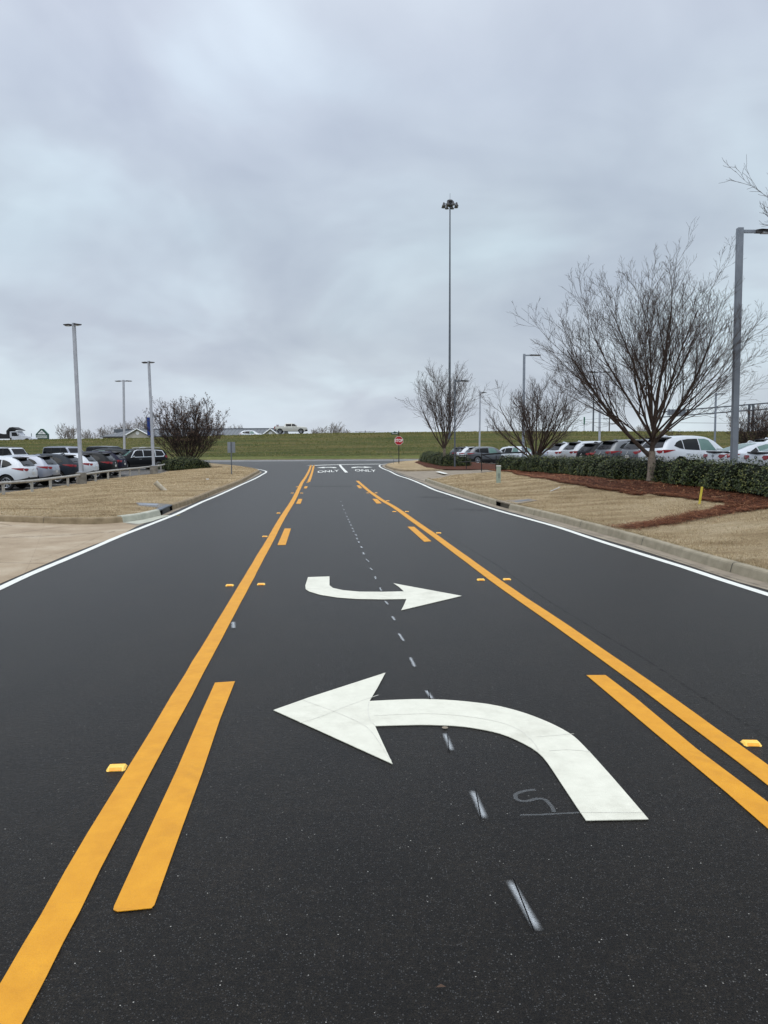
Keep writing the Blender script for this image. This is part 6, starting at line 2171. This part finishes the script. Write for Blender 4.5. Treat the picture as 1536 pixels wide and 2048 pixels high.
# ------------------------------------------------------------------ small things
q = G(328, 980.5, lawn_left)
t = thing('drain_pipe', 'short tilted pale pipe stub sticking out of the tan lawn', 'pipe', (q.x, q.y, q.z), 0)
ax = Vector((-0.34, -0.12, 0.36)).normalized()
mm = ax.to_track_quat('Z', 'Y').to_matrix().to_4x4()
MB().lathe([(0.095, -0.12), (0.095, 0.40), (0.107, 0.40), (0.107, 0.45), (0.080, 0.45), (0.080, 0.02), (0, 0.02)], 20, mm).build('tube', M['pvc'], t, smooth=True)
MB().lathe([(0.0, 0.3), (0.0795, 0.3)], 16, mm).build('inside', M['arch'], t)

q = G(997, 965.5, lawn_right)
zt = PY(997, 932, q.y).z - q.z
t = thing('utility_marker', 'pale green square marker post on the tan lawn', 'marker post', tuple(q), R(8))
MB().box((0, 0, zt / 2 - 0.05), (0.17, 0.13, zt + 0.08), bev=0.012).build('post', M['marker'], t)
MB().box((0, 0, zt + 0.0), (0.19, 0.15, 0.05), bev=0.012).build('cap', M['plate'], t)
MB().box((0.0, -0.068, zt * 0.42), (0.03, 0.004, 0.2)).build('label_strip', M['darksteel'], t)
q = G(1398.5, 1008, lawn_right)
tpp = PY(1404, 973.5, q.y)
o = MB()
d = Vector((tpp.x - q.x, 0, tpp.z - q.z))
ang = math.atan2(d.x, d.z)
o.box((d.x / 2 - 0.0, 0, d.z / 2 - 0.03), (0.055, 0.02, d.length + 0.06), ry=ang, bev=0.004)
o = o.build('survey_stake', M['stake']); o.location = q
tag(o, 'yellow wooden stake leaning in the lawn before the mulch', 'stake')
a_ = G(1101, 984, lawn_right); b_ = G(1120, 977, lawn_right)
o = MB().tube([a_ + Vector((0, 0, .03)), a_.lerp(b_, 0.5) + Vector((0.02, 0, .045)), b_ + Vector((0, 0, .05))], 0.012, 6).build('white_stick', M['fascia'], recenter=True)
tag(o, 'thin white stick lying on the tan lawn near the storm drain slab', 'stick')

# bent wire by the island corner
q = P(787, 927.5, 0.13)
o = MB().tube([(0, 0, 0), (0.02, 0, 0.35), (-0.06, 0, 0.55), (-0.25, 0, 0.68), (-0.33, 0, 0.66)], 0.014, 6).build('bent_rod', M['darksteel']); o.location = q
tag(o, 'thin bent metal rod at the island corner beside the stop sign', 'rod')

# irrigation boxes on the left lawn: small dark plates
for (px, py, wdt, lab) in ((433, 934.5, 1.2, 'low dark edging strip near the tip of the fenced lawn'),):
    q = G(px, py, lawn_left)
    o = MB().box((0, 0, 0.02), (0.9, 0.08, 0.05), rz=0.1).build('edging_strip', M['plastic']); o.location = q
    tag(o, lab, 'edging')
q = G(454, 939, lawn_left)
o = MB().tube([(-0.25, 0, 0), (-0.25, 0, 0.16), (0.0, 0, 0.2), (0.25, 0, 0.16), (0.25, 0, 0)], 0.012, 6).build('hose_loop', M['pvc']); o.location = q
tag(o, 'thin pale wire hoop on the fenced lawn beside the sign post', 'hoop')
q = G(415, 959.5, lawn_left)
o = MB().box((0, 0, 0.03), (0.14, 0.09, 0.04), rz=0.5, bev=0.01).build('litter', M['fascia']); o.location = q
tag(o, 'scrap of white litter on the fenced lawn', 'litter')

# swing gate
t = thing('swing_gate', 'black metal swing gate closing the drive behind the marker post', 'gate', (PY(963, 945, 49).x, 49, 0.12))
o0 = t.location.copy()
ga = lambda px, py, Y: PY(px, py, Y) - o0
for px, py0, py1, Y in ((963, 946, 906.5, 49.0), (932.5, 938.5, 909, 53.0), (992, 942, 911, 49.5)):
    v0 = ga(px, py0, Y); v1 = ga(px, py1, Y)
    MB().box((v0.x, v0.y, (v1.z + v0.z) / 2), (0.055, 0.055, v1.z - v0.z)).build('post', M['black'], t)
MB().tube([ga(900, 912.5, 52), ga(933, 910.5, 51.5), ga(963, 909.5, 49.0)], 0.03, 6).build('top_rail', M['black'], t)
MB().tube([ga(963, 909.5, 49), ga(1000, 906.3, 50.0), ga(1050, 904.6, 51)], 0.055, 6).build('barrier_arm', M['black'], t)
MB().tube([ga(964, 909.5, 49), ga(989, 921, 49.4)], 0.025, 6).build('brace', M['black'], t)
MB().tube([ga(921, 924, 52.5), ga(963, 923, 49.0), ga(990, 923, 49.4)], 0.03, 6).build('lower_rail', M['black'], t)

# small scraps on the asphalt, and a pale leaf by the drain
rng = random.Random(5)
for (px, py, lab) in ((356, 1031.5, 'tan leaf lying on the asphalt beside the white edge line'), (882, 1981, 'small brown leaf on the asphalt near the bottom of the frame')):
    q = P(px, py)
    s = 0.05 if py < 1500 else 0.012
    o = MB().add([(-s * 1.5, 0, 0.0), (0, -s * 0.6, 0.006), (s * 1.5, 0, 0.002), (0, s * 0.6, 0.008)], [(0, 1, 2, 3)]).build('fallen_leaf', M['stake'] if py < 1500 else M['seed']); o.location = (q.x, q.y, 0.012)
    tag(o, lab, 'leaf')

# ------------------------------------------------------------------ dry grass blades along the near lawn
def blades(name, pts_fn, n, seed, hmin, hmax, mat, width=0.006):
    rng = random.Random(seed)
    vs = []; fs = []
    for _ in range(n):
        x, y, z, hs = pts_fn(rng)
        if x is None: continue
        a = rng.uniform(0, 2 * PI); h = rng.uniform(hmin, hmax) * hs; w = width * rng.uniform(0.7, 1.5) * (1 + max(0, y - 12) * 0.05)
        ln = rng.uniform(0.2, 0.9) * h
        dx, dy = math.cos(a), math.sin(a)
        k = len(vs)
        bx, by = rng.uniform(-1, 1) * ln, rng.uniform(-1, 1) * ln
        vs += [(x - dx * w, y - dy * w, z - 0.01), (x + dx * w, y + dy * w, z - 0.01), (x + bx, y + by, z + h)]
        fs.append((k, k + 1, k + 2))
    o = mesh_obj(name, vs, fs, mat)
    return o


def blade_mat():
    n = NT('dry_blade')
    g_ = n.n('ShaderNodeNewGeometry')
    c_ = n.ramp(g_.outputs['Random Per Island'], [(0, lin((142, 122, 92))), (0.4, lin((184, 164, 131))), (0.8, lin((207, 190, 158))), (1, lin((222, 208, 182)))])
    pn = n.noise(0.6, 8, 0.62, n.mapping((0.6, 1.6, 1)))
    c_ = n.mix(1.0, c_, n.ramp(pn, [(0.32, (0.66, 0.63, 0.58, 1)), (0.52, (1, 1, 1, 1)), (0.70, (1.14, 1.14, 1.15, 1))]), 'MULTIPLY')
    pm = n.noise(4.0, 5, 0.7)
    n.base(n.mix(1.0, c_, n.ramp(pm, [(0.32, (0.74, 0.72, 0.68, 1)), (0.55, (1, 1, 1, 1)), (0.7, (1.12, 1.12, 1.12, 1))]), 'MULTIPLY'))
    n.set(0.9, 0, 0.15)
    return n.m


M['blade'] = blade_mat()
rk_arr = [Vector(p) for p in offset(right_kerb, -0.16)]
lk_arr = [Vector(p) for p in offset(left_kerb, 0.16)]


def in_poly(x, y, poly):
    c = False
    j = len(poly) - 1
    for i in range(len(poly)):
        xi, yi = poly[i][0], poly[i][1]; xj, yj = poly[j][0], poly[j][1]
        if (yi > y) != (yj > y) and x < (xj - xi) * (y - yi) / (yj - yi) + xi: c = not c
        j = i
    return c


mpoly = [tuple(p) for p in mw] + [(13.0, mw[-1][1]), (12.8, 46), (10.0, 52)]
lpolyR = [tuple(p) for p in lr_poly]
lpolyL = ll + [(-60, 77), (-60, 70), (-22, 70), (-17.0, 64), (-17.0, 20), (-40, 20)] + [(-40, ll[0][1])]


def pr(rng):
    y = 8.5 + 42 * rng.random() ** 1.7
    x = rng.uniform(0.5, 12)
    if not in_poly(x, y, lpolyR) or (in_poly(x, y, mpoly) and rng.random() > 0.05): return None, 0, 0, 0
    return x, y, lawn_right(x, y) if y < 30 or rng.random() < 2 else 0, 1.0


def pl(rng):
    y = 17.5 + 46 * rng.random() ** 1.4
    x = rng.uniform(-17, -5)
    if not in_poly(x, y, lpolyL): return None, 0, 0, 0
    return x, y, lawn_left(x, y), 1.0


def pe(arr, H, sgn, y0, y1):
    seg = [i for i in range(len(arr) - 1) if y0 < arr[i].y < y1 and abs(arr[i].x) < 15]
    def f(rng):
        i = rng.choice(seg)
        p_ = arr[i].lerp(arr[i + 1], rng.random())
        x = p_.x + sgn * abs(rng.gauss(0, 0.03)) - sgn * 0.015
        return x, p_.y + (rng.random() * 0.05), H(x, p_.y), 1.3
    return f


_dc = {}
o = blades('dry_grass', pr, 260000, 3, 0.010, 0.036, M['blade'], 0.005)
tag(o, kind='stuff')
o = blades('dry_grass', pe(rk_arr, lawn_right, 1, 8, 40), 16000, 6, 0.012, 0.045, M['blade'], 0.005)
tag(o, kind='stuff')
o = blades('dry_grass', pl, 150000, 4, 0.010, 0.034, M['blade'], 0.006)
tag(o, kind='stuff')


tong = [G(a, b, lawn_right) for a, b in [(1240, 1057.5), (1262, 1055), (1300, 1049.5), (1340, 1043.5), (1380, 1035), (1420, 1026)]]


def ps(rng):
    if rng.random() < 0.045:
        u = rng.random() ** 0.6 * (len(tong) - 1.001); i = int(u)
        q_ = tong[i].lerp(tong[i + 1], u - i)
        x = q_.x + rng.gauss(0, 0.16); y = q_.y + rng.gauss(0, 0.22)
        return x, y, lawn_right(x, y) + 0.02, 1.0
    if rng.random() < 0.45:
        i = rng.randrange(0, len(mw) - 1)
        a = Vector(mw[i][:2]); sg = 1.0 if a.y > 17.5 else 1.6;
        if a.y <= 17.5 and rng.random() < 0.5: return None, 0, 0, 0
        x = a.x + rng.gauss(0, 0.07) * sg; y = a.y + rng.gauss(0, 0.12) * sg
    else:
        y = 17 + 32 * rng.random() ** 1.5; x = rng.uniform(5, 12.6)
        if not in_poly(x, y, mpoly): return None, 0, 0, 0
    return x, y, lawn_right(x, y) + 0.018, 1.0


def straw(name, fn, n, seed, mat):
    rng = random.Random(seed)
    vs = []; fs = []
    for _ in range(n):
        x, y, z, s = fn(rng)
        if x is None: continue
        a = rng.uniform(0, PI); L = rng.uniform(0.05, 0.13); w = 0.004 + 0.0004 * max(0, y - 15)
        dx, dy = math.cos(a) * L, math.sin(a) * L; nx_, ny_ = -math.sin(a) * w, math.cos(a) * w
        k = len(vs); z1 = z + rng.uniform(-0.012, 0.03); z2 = z + rng.uniform(-0.012, 0.04)
        vs += [(x - dx - nx_, y - dy - ny_, z1), (x - dx + nx_, y - dy + ny_, z1), (x + dx + nx_, y + dy + ny_, z2), (x + dx - nx_, y + dy - ny_, z2)]
        fs.append((k, k + 1, k + 2, k + 3))
    return mesh_obj(name, vs, fs, mat)


n_ = NT('straw_needles')
g_ = n_.n('ShaderNodeNewGeometry')
n_.base(n_.ramp(g_.outputs['Random Per Island'], [(0, lin((50, 26, 16))), (0.45, lin((94, 51, 31))), (0.85, lin((134, 82, 52))), (1, lin((172, 128, 92)))]))
n_.set(0.85, 0, 0.2)
o = straw('pine_straw', ps, 90000, 11, n_.m)
tag(o, kind='stuff')


# rough tufts on the bank, thickest along its crest
def ph(rng):
    x = rng.uniform(-75, 75)
    y = (YT - abs(rng.gauss(0, 2.5))) if rng.random() < 0.3 else rng.uniform(YF + 3, YT + 1)
    return x, y, hill(x, y), 1.0


def tuft_mat():
    n = NT('bank_tuft')
    g2_ = n.n('ShaderNodeNewGeometry')
    c = n.ramp(g2_.outputs['Random Per Island'], [(0, lin((76, 88, 42))), (0.4, lin((106, 112, 60))), (0.75, lin((138, 130, 84))), (1, lin((164, 150, 108)))])
    k = n.noise(0.22, 6, 0.62, n.mapping((0.3, 1.6, 1)))
    n.base(n.mix(1.0, c, n.ramp(k, [(0.35, (0.75, 0.82, 0.7, 1)), (0.65, (1.15, 1.08, 1.1, 1))]), 'MULTIPLY'))
    n.set(0.95, 0, 0.1)
    return n.m


o = blades('bank_grass', ph, 34000, 21, 0.06, 0.17, tuft_mat(), 0.007)
tag(o, kind='stuff')

# ------------------------------------------------------------------ camera, light, sky
cam = bpy.data.cameras.new('camera')
cam.sensor_fit = 'HORIZONTAL'
cam.sensor_width = 36.0
cam.lens = F / 1536.0 * 36.0
cam.clip_start = 0.05
cam.clip_end = 5000
co = bpy.data.objects.new('camera', cam)
C.objects.link(co)
mw_ = Matrix((( _r.x, _u.x, -_f.x, EYE.x), (_r.y, _u.y, -_f.y, EYE.y), (_r.z, _u.z, -_f.z, EYE.z), (0, 0, 0, 1)))
co.matrix_world = mw_
bpy.context.scene.camera = co

SUN_EL, SUN_AZ = R(58), R(200)
sl = bpy.data.lights.new('sun', 'SUN')
sl.energy = 1.1
sl.angle = R(50)
sl.color = (1.0, 0.985, 0.96)
so = bpy.data.objects.new('sun', sl)
C.objects.link(so)
sd = Vector((math.sin(SUN_AZ) * math.cos(SUN_EL), math.cos(SUN_AZ) * math.cos(SUN_EL), math.sin(SUN_EL)))
so.rotation_euler = sd.to_track_quat('Z', 'Y').to_euler()
so.location = (0, 0, 60)

w = bpy.data.worlds.new('World')
bpy.context.scene.world = w
w.use_nodes = True
t = w.node_tree
bg = t.nodes['Background']
N = lambda k: t.nodes.new(k)
Lk = t.links.new
sky = N('ShaderNodeTexSky'); sky.sky_type = 'NISHITA'; sky.sun_disc = False
sky.sun_elevation = SUN_EL; sky.sun_rotation = SUN_AZ
sky.air_density = 1.0; sky.dust_density = 3.0
bg.inputs['Strength'].default_value = 0.1
tc = N('ShaderNodeTexCoord')
sep = N('ShaderNodeSeparateXYZ'); Lk(tc.outputs['Generated'], sep.inputs[0])


def wm(op, a, b=0.0, clamp=False):
    nd = N('ShaderNodeMath'); nd.operation = op; nd.use_clamp = clamp
    for i, v in ((0, a), (1, b)):
        if isinstance(v, bpy.types.NodeSocket): Lk(v, nd.inputs[i])
        else: nd.inputs[i].default_value = v
    return nd.outputs[0]


def wramp(f, st):
    nd = N('ShaderNodeValToRGB'); cr_ = nd.color_ramp
    while len(cr_.elements) < len(st): cr_.elements.new(0.5)
    for e, (p, c) in zip(cr_.elements, st):
        e.position = p; e.color = tuple(c) + (1,) if len(c) == 3 else c
    Lk(f, nd.inputs[0])
    return nd.outputs[0]


def wnoise(vec, s, d, r=0.5, dist=0.0):
    nd = N('ShaderNodeTexNoise'); nd.inputs['Scale'].default_value = s; nd.inputs['Detail'].default_value = d
    nd.inputs['Roughness'].default_value = r; nd.inputs['Distortion'].default_value = dist
    Lk(vec, nd.inputs['Vector'])
    return nd.outputs['Fac']


def wmix(f, a, b, mode='MIX'):
    nd = N('ShaderNodeMix'); nd.data_type = 'RGBA'; nd.blend_type = mode
    for i, v in ((0, f), (6, a), (7, b)):
        if isinstance(v, bpy.types.NodeSocket): Lk(v, nd.inputs[i])
        else: nd.inputs[i].default_value = v
    return nd.outputs[2]


# the cloud deck: directions projected on a flat layer so that it foreshortens towards the horizon
zz = wm('ADD', wm('MAXIMUM', sep.outputs[2], 0.0), 0.42)
cx_ = wm('DIVIDE', sep.outputs[0], zz)
cy_ = wm('DIVIDE', sep.outputs[1], zz)
cmb = N('ShaderNodeCombineXYZ'); Lk(cx_, cmb.inputs[0]); Lk(cy_, cmb.inputs[1])
big = wnoise(cmb.outputs[0], 1.9, 4, 0.5, 0.4)
med = wnoise(cmb.outputs[0], 5.0, 6, 0.55, 0.5)
el = sep.outputs[2]
grad = wramp(el, [(0.0, lin((217, 224, 231))), (0.05, lin((208, 216, 224))), (0.14, lin((199, 208, 218))), (0.26, lin((198, 209, 220))), (0.40, lin((209, 219, 231))), (0.55, lin((222, 229, 239))), (0.80, lin((228, 232, 240))), (1.0, lin((240, 243, 248)))])
cl = wramp(big, [(0.36, (0.83, 0.835, 0.875)), (0.50, (0.96, 0.965, 0.98)), (0.62, (1.11, 1.15, 1.14))])
cl2 = wramp(med, [(0.30, (0.95, 0.955, 0.965)), (0.70, (1.045, 1.045, 1.04))])
tint = wramp(wnoise(cmb.outputs[0], 0.5, 3), [(0.4, (1.0, 1.0, 1.03)), (0.6, (0.985, 1.01, 1.0))])
col = wmix(1.0, wmix(1.0, wmix(1.0, grad, cl, 'MULTIPLY'), cl2, 'MULTIPLY'), tint, 'MULTIPLY')
# overcast sky is brighter overhead than at the horizon (about three to one)
boost = wramp(el, [(0.0, (1, 1, 1)), (0.62, (1, 1, 1)), (1.0, (2.2, 2.2, 2.2))])
boost = wm('ADD', 1.0, wm('MULTIPLY', wm('SUBTRACT', el, 0.60, True), 3.4))
cb = N('ShaderNodeCombineXYZ')
for i in range(3): Lk(boost, cb.inputs[i])
col = wmix(1.0, col, cb.outputs[0], 'MULTIPLY')
ten = wmix(1.0, col, (10, 10, 10, 1), 'MULTIPLY')
ten.node.clamp_result = False
fin = wmix(0.96, sky.outputs[0], ten)
Lk(fin, bg.inputs['Color'])

sc = bpy.context.scene
sc.view_settings.view_transform = 'Standard'
sc.view_settings.look = 'None'
sc.view_settings.exposure = 0.0
sc.view_settings.gamma = 1.0
sc.view_settings.use_curve_mapping = False
sc.cycles.max_bounces = 6
sc.cycles.transparent_max_bounces = 12
